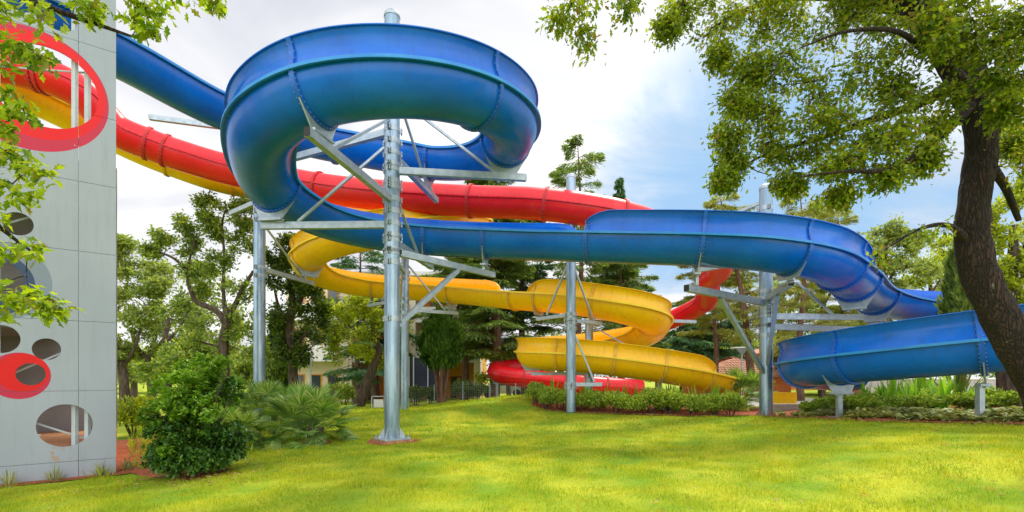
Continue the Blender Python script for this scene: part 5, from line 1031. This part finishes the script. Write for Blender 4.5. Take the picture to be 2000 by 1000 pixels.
bx_('kerb', 'concrete', pool, 8.75, 11.2, 16.85, 17.1, zc-.2, zc+.22); bx_('channel_wall', 'yellow', pool, 8.95, 9.95, 17.35, 17.45, zc-.1, zc+.60); bx_('channel_floor', 'white', pool, 8.9, 11.1, 17.1, 17.349, zc-.1, zc+.20)

# ---------------------------------------------------------------- small things in the background
def lamp(label, px, ytop, D, r=.05, head=True):
    x = X(px, D); z = gz(x, D); zt = Zp(ytop, D); root = thing('street_lamp', label, 'lamp post', (x, D, z), 'path lamps')
    MB().tube([(x,D,z-.1),(x,D,z+1),(x,D,zt)], [r*1.2,r,r*.8], 12).build('post', M['galv2'], root)
    if head: MB().tube([(x,D,zt-.04),(x,D,zt+.02),(x,D,zt+.22),(x,D,zt+.27)], [.07,.12,.28,.30], 16).build('lamp_head', M['galv2'], root); MB().tube([(x,D,zt+.272),(x,D,zt+.33)], [.52,.50], 20).build('lamp_hood', M['white'], root)
lamp('slender lamp post with a flat hood in front of the tiled roof', 1449, 690, 27)
lamp('thin plain lamp post in front of the cream building', 607, 697, 24, head=False)
D = 24.5; x0, x1 = X(726,D), X(751,D); z = gz(x0, D); sg = thing('notice_board', 'small white board on a low metal frame, left of the thickest pole', 'sign', (x0, D, z))
for x in (x0, x1): bx_('post', 'grey', sg, x-.02, x+.02, D-.02, D+.02, z-.05, Zp(775,D))
bx_('rail', 'grey', sg, x0, x1, D-.015, D+.015, Zp(775,D)+.002, Zp(775,D)+.04); bx_('board', 'white', sg, x0+.1, x1-.05, D-.012, D+.012, z+.05, Zp(780,D))
def wirefence(label, p0, p1, nposts, h, seed):
    a, b = Vector(p0), Vector(p1); z0 = gz(*a); root = thing('wire_fence', label, 'fence', (a.x, a.y, z0), 'wire mesh fences')
    for k in range(nposts):
        q = a.lerp(b, k/(nposts-1)); z = gz(q.x, q.y); MB().tube([(q.x,q.y,z-.1),(q.x,q.y,z+h+.06)], .028, 8).build('post', M['galv2'], root)
    mb = MB(); n = int((b-a).length/.12); W_ = .004
    prev = None
    for k in range(n+1): q = a.lerp(b, k/n); z = gz(q.x, q.y); mb.bar((q.x,q.y,z+.03), (q.x,q.y,z+h), .006, .006)
    for j in range(8):
        for k in range(0, n, 8):
            q = a.lerp(b, k/n); q2 = a.lerp(b, min(k+8, n)/n); mb.bar((q.x,q.y,gz(*q)+.03+h*j/7), (q2.x,q2.y,gz(*q2)+.03+h*j/7), .006, .006)
    mb.build('mesh_panel', M['mesh'], root)
wirefence('wire mesh fence running behind the lawn from the pole to the mound', (X(790,26.5),26.5), (X(1055,30),30), 6, 1.0, 1)
wirefence('low wire fence behind the laurel bush at the left', (X(232,20),20), (X(500,21),21), 5, .75, 2)
for i, (px, D_, r, h, l) in enumerate(((812,28,.9,1.1,'dark rounded shrub beneath the navy screen'),(842,28.5,.5,.9,'small shrub left of the multi-stemmed cypress'),(905,29,.9,1.2,'dark shrub right of the multi-stemmed cypress'),(930,29.5,.8,1.0,'low dark shrub at the foot of the mound by the fence'),(672,30,.9,1.5,'reddish-green shrub before the cream building'))):
    shrub('fence_shrub', l, X(px,D_), D_, r, r*.8, h, 'leafD' if i != 4 else 'leafA', 1500, .15, 300+i, 'shrubs along the wire fence')
def car(label, px, D, m, flip=1):
    x = X(px, D); z = gz(x, D); root = thing('parked_car', label, 'car', (x, D, z), 'cars parked far behind the slides')
    prof = [(-2.1,.35),(-2.12,.75),(-1.95,.92),(-1.2,1.0),(-.65,1.42),(.75,1.45),(1.45,1.02),(2.05,.9),(2.15,.6),(2.1,.35)]; V = []; 
    for s in (-.85,.85):
        for (a, b) in prof: V.append((x+a*flip, D+s*(.82 if b > 1.1 else 1), z+b))
    n = len(prof); mb = MB(); mb.add(V, [tuple(range(n)), tuple(range(2*n-1, n-1, -1))]+[(i, i+n, (i+1) % n+n, (i+1) % n) for i in range(n)]); mb.build('body', M[m], root, smooth=False)
    MB().add([(x+a*flip, D-.862, z+b) for a, b in ((-1.1,1.02),(-.62,1.36),(.68,1.38),(1.3,1.04))], [(0,1,2,3)]).build('side_window', M['glass'], root, smooth=False)
    for a in (-1.35, 1.35): MB().tube([(x+a, D-.9, z+.33),(x+a, D-.65, z+.33)], .33, 20).build('wheel', M['dark'], root)
car('white parked car glimpsed through the fence under the red bend', 1042, 40, 'white')
car('pale parked car further left beyond the fence, behind the mound post', 985, 42, 'balc', -1)
